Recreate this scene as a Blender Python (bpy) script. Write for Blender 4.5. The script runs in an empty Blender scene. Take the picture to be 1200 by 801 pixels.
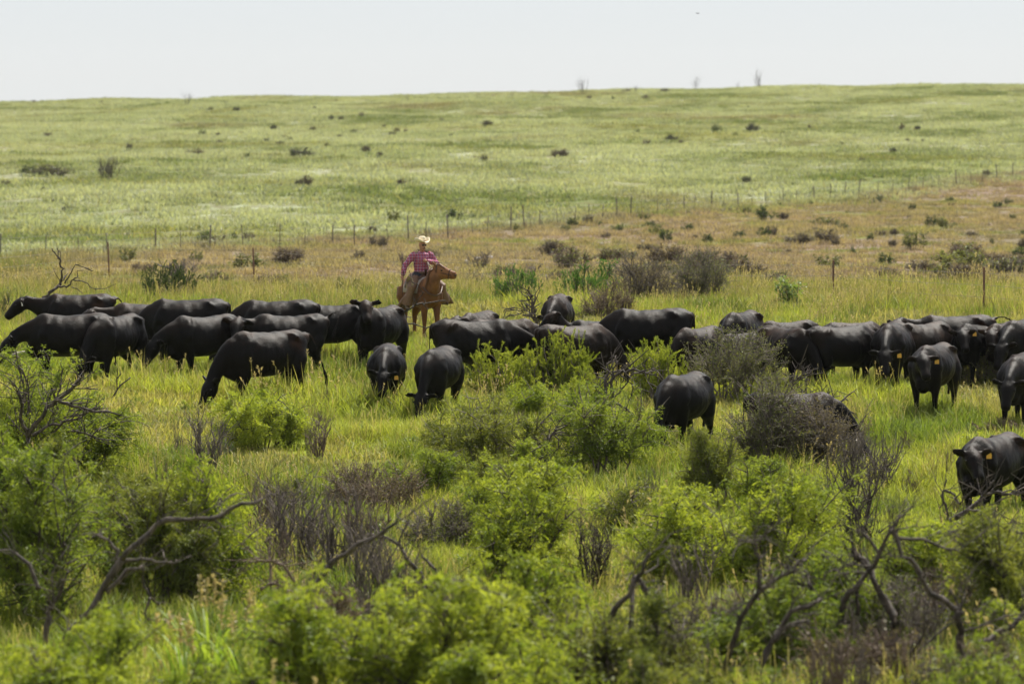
import bpy, math, random
import numpy as np
from mathutils import Vector, Matrix

# ------------------------------------------------------------------ camera, light, exposure
SC = bpy.context.scene
COL = SC.collection
K = 0.87                                   # metres per profile unit
F = 5000.0                                 # focal length in photograph pixels (1200 wide)
CAMZ = 9.0 * K
PITCH = math.atan(310.5 / F)

cam_d = bpy.data.cameras.new('camera')
cam = bpy.data.objects.new('camera', cam_d); COL.objects.link(cam)
cam.location = (0, 0, CAMZ)
cam.rotation_euler = (math.pi / 2 - PITCH, 0, 0)
cam_d.sensor_width = 36.0
cam_d.lens = F / 1200.0 * 36.0
cam_d.clip_start = 0.5
cam_d.clip_end = 8000
cam_d.dof.use_dof = True
cam_d.dof.focus_distance = 84.0
cam_d.dof.aperture_fstop = 2.5
SC.camera = cam

SUN_EL, SUN_AZ = math.radians(54), math.radians(24)      # high, behind the herd, to the right
world = bpy.data.worlds.new('World'); SC.world = world; world.use_nodes = True
wn = world.node_tree; bg = wn.nodes['Background']
sky = wn.nodes.new('ShaderNodeTexSky'); sky.sky_type = 'NISHITA'; sky.sun_disc = False
sky.sun_elevation = SUN_EL; sky.sun_rotation = SUN_AZ
sky.air_density = 0.6; sky.dust_density = 0.3; sky.ozone_density = 5.0; sky.altitude = 0
veil = wn.nodes.new('ShaderNodeMix'); veil.data_type = 'RGBA'; veil.inputs[0].default_value = 0.8      # thin even high cloud over the whole sky
veil.inputs[7].default_value = (6.7, 6.75, 6.75, 1)
wn.links.new(sky.outputs[0], veil.inputs[6]); wn.links.new(veil.outputs[2], bg.inputs[0]); bg.inputs[1].default_value = 0.073

sun_d = bpy.data.lights.new('sun', 'SUN'); sun_d.energy = 5.0; sun_d.angle = math.radians(0.6)
sun_d.color = (1.0, 0.95, 0.86)
sun = bpy.data.objects.new('sun', sun_d); COL.objects.link(sun)
sdir = Vector((math.sin(SUN_AZ) * math.cos(SUN_EL), math.cos(SUN_AZ) * math.cos(SUN_EL), math.sin(SUN_EL)))
sun.rotation_euler = (-sdir).to_track_quat('-Z', 'Y').to_euler()
sun.location = sdir * 60

SC.view_settings.view_transform = 'Standard'; SC.view_settings.look = 'None'
SC.view_settings.exposure = 0.72; SC.view_settings.gamma = 1.0
SC.view_settings.use_curve_mapping = False
SC.cycles.use_denoising = True
SC.cycles.max_bounces = 8
SC.cycles.transparent_max_bounces = 8

# ------------------------------------------------------------------ terrain function and camera maths
PROF = np.array([(-400, 2.4), (-40, 2.0), (0, 2.0), (10, 2.8), (20, 4.3), (30, 5.9), (40, 6.85), (50, 7.25), (65, 7.75), (79, 7.9),
                 (88, 7.62), (96, 7.36), (108, 7.1), (120, 6.96), (145, 7.5), (170, 8.2), (200, 8.8), (260, 9.4), (330, 9.3),
                 (400, 8.8), (500, 8.2), (600, 7.2), (720, 5.9), (850, 4.5), (950, 3.85), (1030, 4.6), (1150, 8), (1400, 18),
                 (2000, 40), (5000, 90)], float) * K
_m = np.gradient(PROF[:, 1], PROF[:, 0])

def prof(d):
    d = np.clip(d, PROF[0, 0], PROF[-1, 0])
    i = np.clip(np.searchsorted(PROF[:, 0], d) - 1, 0, len(PROF) - 2)
    x0, x1 = PROF[i, 0], PROF[i + 1, 0]; h = x1 - x0; t = (d - x0) / h
    return ((2*t**3 - 3*t**2 + 1) * PROF[i, 1] + (t**3 - 2*t**2 + t) * h * _m[i]
            + (-2*t**3 + 3*t**2) * PROF[i + 1, 1] + (t**3 - t**2) * h * _m[i + 1])

def sstep(a, b, x):
    t = np.clip((x - a) / (b - a), 0, 1); return t * t * (3 - 2 * t)

def ground(x, y):
    x = np.asarray(x, float); y = np.asarray(y, float)
    z = CAMZ - prof(y)
    xs = np.clip(x, -400, 400)
    z = z + 0.0185 * xs * sstep(230, 720, y)
    z = z + 0.07 * np.sin(x * .43 + 1.7 * np.sin(y * .21)) * np.cos(y * .37 + x * .11) * sstep(20, 50, y)
    z = z + 0.28 * np.sin(x * .071 + 2 + np.sin(y * .03)) * np.sin(y * .05 + x * .02) * sstep(110, 200, y)
    z = z + 0.22 * np.sin(x * .19 + y * .05) * sstep(450, 700, y)
    return z

cp, sp = math.cos(PITCH), math.sin(PITCH)

def ray(px, py):
    a, b = (px - 600) / F, -(py - 400.5) / F
    return np.array([a, cp + b * sp, -sp + b * cp])

def at(px, py, d):
    """point seen at a pixel of the photograph, d metres away"""
    r = ray(px, py); r = r / r[1] * d
    return Vector((r[0], r[1], CAMZ + r[2]))

def project(x, y, z):
    z = z - CAMZ
    f = y * cp - z * sp; u = y * sp + z * cp
    return 600 + F * x / f, 400.5 - F * u / f

_D = np.arange(30, 1400, 0.25)

def on_ground(px, py):
    r = ray(px, py); r = r / r[1]
    zz = CAMZ + r[2] * _D; g = ground(r[0] * _D, _D)
    k = np.argmax(zz <= g)
    if zz[k] > g[k]: k = len(_D) - 1
    d = _D[k]
    return Vector((r[0] * d, d, float(ground(r[0] * d, d))))

def from_top(px, ytop, H, lo=45, hi=300):
    """ground point where something H metres high has its top at that pixel"""
    d = np.arange(lo, hi, 0.1); x = d * (px - 600) / F
    g = ground(x, d); _, y = project(x, d, g + H)
    k = np.argmax(y <= ytop); x = x[k] * 1.003
    return Vector((x, d[k], float(ground(x, d[k]))))

def pxm(p): return F / p[1]

# ------------------------------------------------------------------ object helpers
def link(o, parent=None):
    COL.objects.link(o)
    if parent is not None: o.parent = parent
    return o

def tag(o, label=None, cat=None, group=None, kind=None):
    if label: o['label'] = label
    if cat: o['category'] = cat
    if group: o['group'] = group
    if kind: o['kind'] = kind
    return o

def empty(name, loc, rz=0, scale=1.0):
    o = bpy.data.objects.new(name, None); link(o)
    o.location = loc; o.rotation_euler = (0, 0, rz); o.scale = (scale,) * 3 if not hasattr(scale, '__len__') else scale
    o.empty_display_size = 0.2
    return o

def obj(name, me, mat=None, parent=None):
    o = bpy.data.objects.new(name, me); link(o, parent)
    if mat is not None and not me.materials: me.materials.append(mat)
    return o

def pymesh(name, verts, faces, smooth=True):
    me = bpy.data.meshes.new(name)
    me.from_pydata([tuple(v) for v in verts], [], faces)
    if smooth: me.shade_smooth()
    me.update()
    return me

def quadmesh(name, q, r=None, smooth=False, tri_tip=False):
    """q: (N,4,3) array of separate quads; r: random value per quad"""
    n = len(q); me = bpy.data.meshes.new(name)
    me.vertices.add(n * 4); me.vertices.foreach_set('co', np.ascontiguousarray(q, np.float32).ravel())
    me.loops.add(n * 4); me.loops.foreach_set('vertex_index', np.arange(n * 4, dtype=np.int32))
    me.polygons.add(n); me.polygons.foreach_set('loop_start', np.arange(0, n * 4, 4, dtype=np.int32))
    me.update(calc_edges=True)
    a = me.attributes.new('r', 'FLOAT', 'FACE')
    a.data.foreach_set('value', (np.random.RandomState(n).rand(n) if r is None else r).astype(np.float32))
    return me

class Lofts:
    """collects lofted closed shapes"""
    def __init__(self): self.v = []; self.f = []
    def rings(self, rs, n=14):
        b = len(self.v)
        for (c, u, w, ru, rup, rdn) in rs:
            for k in range(n):
                a = 2 * math.pi * k / n; ca, sa = math.cos(a), math.sin(a)
                self.v.append(Vector(c) + Vector(u) * (ru * ca) + Vector(w) * ((rup if sa > 0 else rdn) * sa))
        m = len(rs)
        for i in range(m - 1):
            for k in range(n):
                k2 = (k + 1) % n
                self.f.append((b + i*n + k, b + i*n + k2, b + (i+1)*n + k2, b + (i+1)*n + k))
        self.f.append(tuple(b + k for k in reversed(range(n))))
        self.f.append(tuple(b + (m-1)*n + k for k in range(n)))
    def tube(self, pts, rad, n=10, flat=1.0, up=Vector((0, 0, 1))):
        pts = [Vector(p) for p in pts]; rs = []
        for i, p in enumerate(pts):
            t = (pts[min(i+1, len(pts)-1)] - pts[max(i-1, 0)]).normalized()
            u = t.cross(up)
            if u.length < 1e-3: u = t.cross(Vector((1, 0, 0)))
            u.normalize(); w = u.cross(t).normalized()
            r = rad[i] if hasattr(rad, '__len__') else rad
            rs.append((p, u, w, r, r * flat, r * flat))
        self.rings(rs, n)
    def mesh(self, name, voxel=None, smooth=3):
        me = pymesh(name, self.v, self.f)
        if not voxel: return me
        o = bpy.data.objects.new('tmp', me); COL.objects.link(o)
        m = o.modifiers.new('r', 'REMESH'); m.mode = 'VOXEL'; m.voxel_size = voxel; m.use_smooth_shade = True
        if smooth:
            s = o.modifiers.new('s', 'SMOOTH'); s.factor = 0.5; s.iterations = smooth
        dg = bpy.context.evaluated_depsgraph_get()
        out = bpy.data.meshes.new_from_object(o.evaluated_get(dg))
        bpy.data.objects.remove(o); bpy.data.meshes.remove(me)
        out.name = name; out.shade_smooth()
        return out

def bez(p0, p1, p2, n):
    p0, p1, p2 = Vector(p0), Vector(p1), Vector(p2)
    return [p0 * (1-t)**2 + p1 * 2*t*(1-t) + p2 * t*t for t in [i/(n-1) for i in range(n)]]

def catmull(pts, sub=4):
    pts = [Vector(p) for p in pts]; out = []
    for i in range(len(pts) - 1):
        p0, p1, p2, p3 = pts[max(i-1, 0)], pts[i], pts[i+1], pts[min(i+2, len(pts)-1)]
        for s in range(sub):
            t = s / sub
            out.append(0.5 * ((2*p1) + (p2-p0)*t + (2*p0-5*p1+4*p2-p3)*t*t + (3*p1-p0-3*p2+p3)*t**3))
    out.append(pts[-1]); return out

# ------------------------------------------------------------------ materials
class N:
    def __init__(self, name):
        self.m = bpy.data.materials.new(name); self.m.use_nodes = True
        self.t = self.m.node_tree; self.t.nodes.clear()
        self.out = self.n('ShaderNodeOutputMaterial')
    def n(self, ty, **kw):
        x = self.t.nodes.new(ty)
        for k, v in kw.items(): setattr(x, k, v)
        return x
    def l(self, a, b): self.t.links.new(a, b)
    def put(self, sock, v):
        if isinstance(v, bpy.types.NodeSocket): self.l(v, sock)
        elif isinstance(v, tuple) and len(v) == 3 and sock.type == 'RGBA': sock.default_value = (*v, 1)
        else: sock.default_value = v
    def math(self, op, a, b=0.0, clamp=False):
        x = self.n('ShaderNodeMath', operation=op, use_clamp=clamp); self.put(x.inputs[0], a); self.put(x.inputs[1], b); return x.outputs[0]
    def mix(self, f, a, b, mode='MIX'):
        x = self.n('ShaderNodeMix', data_type='RGBA', blend_type=mode)
        self.put(x.inputs[0], f); self.put(x.inputs[6], a); self.put(x.inputs[7], b); return x.outputs[2]
    def noise(self, vec, scale, detail=3, rough=.55):
        x = self.n('ShaderNodeTexNoise'); x.inputs['Scale'].default_value = scale; x.inputs['Detail'].default_value = detail
        x.inputs['Roughness'].default_value = rough
        if vec is not None: self.l(vec, x.inputs['Vector'])
        return x.outputs['Fac']
    def step(self, v, a, b):
        x = self.n('ShaderNodeMapRange', interpolation_type='SMOOTHSTEP'); self.put(x.inputs[0], v)
        x.inputs[1].default_value = a; x.inputs[2].default_value = b; return x.outputs[0]
    def pos(self): return self.n('ShaderNodeNewGeometry').outputs['Position']
    def scaled(self, vec, s):
        x = self.n('ShaderNodeVectorMath', operation='MULTIPLY'); self.l(vec, x.inputs[0]); x.inputs[1].default_value = s; return x.outputs[0]

def plain(name, col, rough=.6, var=.25, scale=8, spec=.4, bump=0.0, sheen=0.0):
    g = N(name); tc = g.n('ShaderNodeTexCoord').outputs['Object']
    f = g.noise(tc, scale, 4)
    c = g.mix(f, tuple(x * (1 - var) for x in col), tuple(min(1, x * (1 + var)) for x in col))
    b = g.n('ShaderNodeBsdfPrincipled'); g.l(c, b.inputs['Base Color']); b.inputs['Roughness'].default_value = rough
    b.inputs['Specular IOR Level'].default_value = spec
    if sheen: b.inputs['Sheen Weight'].default_value = sheen
    if bump:
        bp = g.n('ShaderNodeBump'); bp.inputs['Strength'].default_value = bump; bp.inputs['Distance'].default_value = .02
        g.l(g.noise(tc, scale * 5, 3), bp.inputs['Height']); g.l(bp.outputs[0], b.inputs['Normal'])
    g.l(b.outputs[0], g.out.inputs[0]); return g.m

def leafy(g, col, trans=.45, gloss=.06, tr_tint=(1.15, 1.1, .55)):
    d = g.n('ShaderNodeBsdfDiffuse'); g.l(col, d.inputs[0])
    t = g.n('ShaderNodeBsdfTranslucent'); g.l(g.mix(1.0, col, tr_tint, 'MULTIPLY'), t.inputs[0])
    m = g.n('ShaderNodeMixShader'); m.inputs[0].default_value = trans; g.l(d.outputs[0], m.inputs[1]); g.l(t.outputs[0], m.inputs[2])
    gl = g.n('ShaderNodeBsdfGlossy'); gl.inputs['Roughness'].default_value = .55; gl.inputs[0].default_value = (.9, .9, .85, 1)
    m2 = g.n('ShaderNodeMixShader'); m2.inputs[0].default_value = gloss; g.l(m.outputs[0], m2.inputs[1]); g.l(gl.outputs[0], m2.inputs[2])
    g.l(m2.outputs[0], g.out.inputs[0]); return g.m

def leaf_mat(name, dark, light, trans=.45, gloss=.025, scale=1.3):
    g = N(name); p = g.pos()
    r = g.n('ShaderNodeAttribute', attribute_name='r').outputs['Fac']
    o = g.n('ShaderNodeObjectInfo').outputs['Random']
    f = g.math('ADD', g.math('MULTIPLY', r, .4), g.math('MULTIPLY', g.step(g.noise(p, scale * 1.6, 2), .34, .66), .6))
    f = g.math('ADD', f, g.math('MULTIPLY', g.math('SUBTRACT', o, .5), .3), True)
    return leafy(g, g.mix(f, dark, light), trans, gloss)

FA, FB = on_ground(0, 304), on_ground(1200, 207)       # the far fence runs along this line
_fn = Vector((-(FB.y - FA.y), FB.x - FA.x, 0)).normalized()
_fc = _fn.dot(Vector((FA.x, FA.y, 0)))

def zone(g):
    """ground / grass colour of the place by world position: meadow, grazed brown strip, far pasture with haze painted in"""
    p = g.pos(); sx = g.n('ShaderNodeSeparateXYZ'); g.l(p, sx.inputs[0])
    flat = g.n('ShaderNodeCombineXYZ'); g.l(sx.outputs[0], flat.inputs[0]); g.l(sx.outputs[1], flat.inputs[1]); p2 = flat.outputs[0]
    n1 = g.noise(p2, .16, 3); n2 = g.noise(p2, .03, 3); n3 = g.noise(g.scaled(p2, (.5, .22, 1)), .09, 4, .6)
    n4 = g.noise(p2, .6, 2)
    meadow = g.mix(g.step(n1, .36, .60), (.135, .195, .03), (.315, .36, .06))
    meadow = g.mix(g.math('MULTIPLY', g.step(n2, .50, .62), .55), meadow, (.13, .175, .03))
    meadow = g.mix(g.math('MULTIPLY', g.step(n4, .54, .70), .35), meadow, (.34, .30, .11))
    meadow = g.mix(g.math('MULTIPLY', g.step(sx.outputs[1], 98, 122), .65), meadow, (.19, .21, .065))
    dotn = g.n('ShaderNodeVectorMath', operation='DOT_PRODUCT'); g.l(p2, dotn.inputs[0]); dotn.inputs[1].default_value = tuple(_fn)
    s = g.math('SUBTRACT', dotn.outputs['Value'], _fc)
    s = g.math('ADD', s, g.math('MULTIPLY', g.math('SUBTRACT', n1, .5), 14))
    beyond = g.step(s, -3, 5)
    mid = g.step(g.math('ADD', sx.outputs[1], g.math('MULTIPLY', g.math('SUBTRACT', n3, .5), 60)), 128, 152)
    brown = g.mix(g.step(n3, .42, .62), (.25, .192, .162), (.205, .18, .132))
    brown = g.mix(g.math('MULTIPLY', g.step(n1, .48, .62), g.step(n2, .38, .54)), brown, (.165, .19, .055))
    far = g.mix(g.step(n3, .36, .60), (.145, .185, .072), (.32, .35, .235))  # pale seeding streaks, with distance haze also painted into the grass colour
    far = g.mix(g.math('MULTIPLY', g.step(n2, .50, .66), .6), far, (.25, .25, .105))
    far = g.mix(g.math('MULTIPLY', g.step(g.noise(g.scaled(p2, (.6, .2, 1)), .05, 3), .55, .66), .8), far, (.20, .185, .10))
    mid = g.math('MULTIPLY', mid, g.step(g.math('ADD', sx.outputs[0], g.math('MULTIPLY', g.math('SUBTRACT', n1, .5), 16)), -30, -12))
    c = g.mix(mid, meadow, brown)
    return g.mix(beyond, c, far), p

def ground_mat():
    g = N('meadow_ground'); c, p = zone(g)
    soil = g.mix(g.noise(p, 2.5, 4), (.07, .06, .03), (.20, .16, .09))
    c = g.mix(g.math('MULTIPLY', g.step(g.noise(p, .9, 4), .38, .56), .6), c, soil)
    b = g.n('ShaderNodeBsdfDiffuse'); g.l(c, b.inputs[0])
    bp = g.n('ShaderNodeBump'); bp.inputs['Strength'].default_value = .9; bp.inputs['Distance'].default_value = .25
    g.l(g.noise(p, 1.6, 5, .7), bp.inputs['Height']); g.l(bp.outputs[0], b.inputs['Normal'])
    g.l(b.outputs[0], g.out.inputs[0]); return g.m

def grass_mat(name, tint=(1, 1, 1), trans=.45, pale=None, palef=.6, var=1.0):
    g = N(name); c, p = zone(g)
    if pale: c = g.mix(palef, c, pale)
    r = g.n('ShaderNodeAttribute', attribute_name='r').outputs['Fac']
    o = g.n('ShaderNodeObjectInfo').outputs['Random']
    v = g.math('ADD', 1.045 - .625 * var, g.math('ADD', g.math('MULTIPLY', r, .65 * var), g.math('MULTIPLY', o, .60 * var)))
    cc = g.n('ShaderNodeCombineColor'); [g.l(v, cc.inputs[i]) for i in range(3)]
    c = g.mix(1.0, g.mix(1.0, c, tint, 'MULTIPLY'), cc.outputs[0], 'MULTIPLY')
    c = g.mix(g.math('MULTIPLY', g.step(r, .86, .94), .55), c, (.30, .25, .12))
    return leafy(g, c, trans, .018)

def bark_mat(name, c1, c2, scale=14):
    g = N(name); tc = g.n('ShaderNodeTexCoord').outputs['Object']
    f = g.noise(g.scaled(tc, (1, 1, .35)), scale, 5, .65)
    b = g.n('ShaderNodeBsdfPrincipled'); g.l(g.mix(g.step(f, .35, .65), c1, c2), b.inputs['Base Color']); b.inputs['Roughness'].default_value = .85
    bp = g.n('ShaderNodeBump'); bp.inputs['Strength'].default_value = .8; bp.inputs['Distance'].default_value = .02
    g.l(f, bp.inputs['Height']); g.l(bp.outputs[0], b.inputs['Normal']); g.l(b.outputs[0], g.out.inputs[0]); return g.m

def hide_mat(name, base, patch, amount, scale=2.2):
    g = N(name); tc = g.n('ShaderNodeTexCoord').outputs['Object']
    f = g.math('MULTIPLY', g.step(g.noise(tc, scale, 3), .44, .66), amount)
    hair = g.math('ADD', g.math('MULTIPLY', g.noise(g.scaled(tc, (10, 22, 5)), 3, 4, .7), .6), g.math('MULTIPLY', g.noise(g.scaled(tc, (3.5, 2, 1.2)), 2.2, 2), .4))
    zz = g.n('ShaderNodeSeparateXYZ'); g.l(tc, zz.inputs[0])
    if base[0] < .1: f = g.math('MULTIPLY', f, g.step(zz.outputs[2], .80, 1.10))      # bleaching shows on shoulders and back, not on face and legs
    c = g.mix(f, base, patch); c = g.mix(g.math('MULTIPLY', g.step(zz.outputs[2], 1.08, 1.38), g.step(g.noise(tc, 3.1, 3), .36, .62)), c, tuple(min(.3, x * 2.2 + y * .45) for x, y in zip(base, (.06, .034, .02))))
    c = g.mix(g.math('MULTIPLY', hair, .5), c, tuple(x * .55 for x in base))
    b = g.n('ShaderNodeBsdfPrincipled'); g.l(c, b.inputs['Base Color'])
    b.inputs['Roughness'].default_value = .42; b.inputs['Specular IOR Level'].default_value = .085
    bp = g.n('ShaderNodeBump'); bp.inputs['Strength'].default_value = .5; bp.inputs['Distance'].default_value = .035
    g.l(hair, bp.inputs['Height']); g.l(bp.outputs[0], b.inputs['Normal']); g.l(b.outputs[0], g.out.inputs[0]); return g.m

M = dict(
    ground=ground_mat(),
    hide_black=hide_mat('black_hide', (.0035, .0033, .0034), (.011, .007, .005), .8),
    hide_brown=hide_mat('bleached_black_hide', (.0045, .0037, .0035), (.075, .029, .011), .7, 1.5),
    hide_dusty=hide_mat('dusty_brown_hide', (.012, .009, .0075), (.075, .048, .035), .8, 1.7),
    sorrel=hide_mat('sorrel_coat', (.125, .056, .025), (.19, .092, .042), .8, 2.5),
    mane=plain('mane_hair', (.11, .048, .022), .6, .35, 20),
    eye=plain('eye', (.01, .008, .006), .1), hoof=plain('hoof', (.03, .025, .02), .5),
    tag_yellow=plain('yellow_tag', (.72, .40, .07), .6, .1), tag_white=plain('white_tag', (.75, .73, .68), .5, .1),
    skin=plain('skin', (.36, .18, .11), .5, .1), hat=plain('straw_hat', (.74, .64, .46), .7, .1, 30),
    band=plain('hat_band', (.12, .07, .04), .6), leather=plain('leather', (.055, .024, .012), .5, .3, 12),
    chaps=plain('chaps_leather', (.15, .085, .05), .6, .3, 6, bump=.3), jeans=plain('dark_denim', (.02, .022, .03), .8, .3, 20),
    boot=plain('boot_leather', (.05, .028, .016), .45), rope=plain('rope', (.35, .27, .17), .8), blanket=plain('saddle_blanket', (.30, .26, .24), .9, .4, 9),
    metal=plain('steel', (.35, .34, .33), .4, .2, 30), glasses=plain('dark_glass', (.01, .01, .01), .1),
    post=bark_mat('rusty_post', (.10, .045, .03), (.17, .09, .06)), post_grey=bark_mat('grey_post', (.09, .075, .06), (.19, .165, .135)), wire=plain('wire', (.16, .14, .125), .6),
    bark=bark_mat('dead_bark', (.022, .017, .014), (.105, .082, .068)), bark_dark=bark_mat('dark_bark', (.028, .021, .018), (.095, .075, .062)),
    bark_pale=bark_mat('weathered_wood', (.22, .19, .165), (.40, .36, .31)),
    twig=bark_mat('grey_twig', (.07, .056, .048), (.17, .14, .12)), twig_brown=bark_mat('brown_twig', (.085, .058, .043), (.18, .13, .10)),
    mesquite=leaf_mat('mesquite_leaf', (.08, .135, .018), (.27, .33, .05), .55),
    mesquite_olive=leaf_mat('olive_mesquite_leaf', (.075, .105, .02), (.24, .265, .058), .5),
    mesquite_bright=leaf_mat('bright_mesquite_leaf', (.12, .185, .02), (.38, .435, .06), .55),
    plume=leaf_mat('broom_leaf', (.18, .235, .03), (.38, .43, .075), .5, .02),
    olive=leaf_mat('olive_leaf', (.085, .105, .036), (.22, .235, .09), .42),
    dull=leaf_mat('dull_brush_leaf', (.08, .072, .045), (.20, .165, .10), .35),
    deep=leaf_mat('deep_green_leaf', (.028, .055, .014), (.085, .125, .036), .35),
    weed=leaf_mat('weed_leaf', (.10, .17, .03), (.27, .36, .09), .45, .09),
    vivid=leaf_mat('vivid_green_leaf', (.05, .13, .025), (.14, .26, .06), .4),
    blade=leaf_mat('broad_blade', (.14, .24, .03), (.32, .42, .07), .5, .05),
    seed=leaf_mat('seed_head', (.30, .24, .13), (.56, .47, .30), .45, .04),
    rock=plain('pale_rock', (.40, .37, .33), .9, .3, 4, bump=.6), bird=plain('bird_feather', (.03, .03, .032), .7),
    grass=grass_mat('grass_blade'), grass_far=grass_mat('far_grass_blade', (1, 1, 1), .45, None, 0, .45), grass_straw=grass_mat('straw_blade', (1, 1, 1), .4, (.40, .33, .17), .55),
    grass_pale=grass_mat('pale_grass', (1, 1, 1), .45, (.42, .46, .32), .55, .4),
)

# ------------------------------------------------------------------ the ground sheet
def terrain():
    ys = np.concatenate([np.arange(-60, 30, 6.), np.arange(30, 130, .8), np.geomspace(130, 1000, 210)[0:], np.geomspace(1010, 2600, 26)])
    t = np.linspace(-1, 1, 221); xs = np.sign(t) * (np.abs(t) * 45 + np.abs(t) ** 5 * 2200)
    X, Y = np.meshgrid(xs, ys); Z = ground(X, Y)
    nx, ny = len(xs), len(ys)
    v = np.stack([X, Y, Z], -1).reshape(-1, 3)
    i = np.arange(nx * ny).reshape(ny, nx)
    f = np.stack([i[:-1, :-1], i[:-1, 1:], i[1:, 1:], i[1:, :-1]], -1).reshape(-1, 4)
    me = bpy.data.meshes.new('ground')
    me.vertices.add(len(v)); me.vertices.foreach_set('co', v.astype(np.float32).ravel())
    me.loops.add(f.size); me.loops.foreach_set('vertex_index', f.astype(np.int32).ravel())
    me.polygons.add(len(f)); me.polygons.foreach_set('loop_start', np.arange(0, f.size, 4, dtype=np.int32))
    me.update(calc_edges=True); me.shade_smooth()
    tag(obj('ground', me, M['ground']), 'rolling green pasture rising to a long low ridge', 'ground', kind='structure')
terrain()

# ------------------------------------------------------------------ fences
def boxmesh(name, w, h, d=None):
    d = d or w
    v = [(x * w/2, y * d/2, z) for z in (-.35, h) for x, y in ((-1, -1), (1, -1), (1, 1), (-1, 1))]
    return pymesh(name, v, [(3, 2, 1, 0), (4, 5, 6, 7), (0, 1, 5, 4), (1, 2, 6, 5), (2, 3, 7, 6), (3, 0, 4, 7)], False)

def post_mesh(name, r, h):
    L = Lofts(); L.tube([(0, 0, -.4), (0, 0, h * .5), (0, 0, h - .03), (0, 0, h)], [r, r * .96, r * .93, r * .6], 7, up=Vector((0, 1, 0)))
    return L.mesh(name)

def wires(root, spots, heights, r):
    for h in heights:
        L = Lofts(); pts = []
        for i, p in enumerate(spots):
            pts.append(Vector((p.x, p.y, p.z + h)) - root.location)
            if i < len(spots) - 1:
                q = (p + spots[i+1]) / 2; pts.append(Vector((q.x, q.y, q.z + h - .03)) - root.location)
        L.tube(pts, r, 4); obj('wire', L.mesh('wire'), M['wire'], root)

def far_fence():
    rnd = random.Random(4)
    root = empty('wire_fence', FA)
    tag(root, 'long wire fence of thin dark posts crossing the pasture up the slope', 'fence')
    pm = post_mesh('post', .036, 1.18); sm = post_mesh('stay', .02, 1.0)
    n = 54; spots = []
    for i in range(-5, n + 6):
        t = (i + rnd.uniform(-.2, .2)) / n
        q = FA.lerp(FB, t); q.x += 2.0 * math.sin(t * 7) ; q.z = float(ground(q.x, q.y)); spots.append(q)
        big = rnd.random() < .42
        o = obj('post' if big else 'stay', pm if big else sm, M['post_grey'], root)
        o.location = q - root.location; o.rotation_euler = (rnd.uniform(-.06, .06), rnd.uniform(-.09, .09), rnd.uniform(0, 3)); o.scale.z = rnd.uniform(.85, 1.15)
    wires(root, spots, (.35, .62, .9), .006)
    e = obj('brace', post_mesh('brace', .06, 3.2), M['bark_pale'], root)
    b = on_ground(1188, 205); e.location = b - root.location; e.rotation_euler = (0, math.radians(68), 0)

def near_fence():
    rnd = random.Random(8)
    pts = [on_ground(x, y) for x, y in ((-60, 352), (128, 326), (298, 330), (470, 352), (976, 357), (1153, 372), (1290, 380))]
    root = empty('wire_fence', pts[0])
    tag(root, 'nearer wire fence of sparse rusty posts in tall grass behind the herd', 'fence')
    pm = post_mesh('post', .03, 1.2)
    for k in range(len(pts)):
        q = pts[k]
        o = obj('post', pm, M['post'], root); o.location = q - root.location
        o.rotation_euler = (0, rnd.uniform(-.04, .04), 0); o.scale.z = rnd.uniform(.95, 1.15)
    wires(root, pts, (.5, .8, 1.1), .004)
far_fence(); near_fence()

# ------------------------------------------------------------------ cattle
Z = Vector((0, 0, 1))
def rotz(v, a): return Matrix.Rotation(a, 3, 'Z') @ Vector(v)

POSE = {   # poll position, muzzle direction
    'graze': ((1.28, 0, .50), (.42, 0, -.90)),
    'low': ((1.30, 0, .88), (.58, 0, -.82)),
    'level': ((1.36, 0, 1.22), (.74, 0, -.67)),
    'up': ((1.22, 0, 1.52), (.76, 0, -.65)),
}

def leg(L, pts, rad, flat=1.0):
    L.tube(pts, rad, 10, up=Vector((0, 1, 0)))

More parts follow.
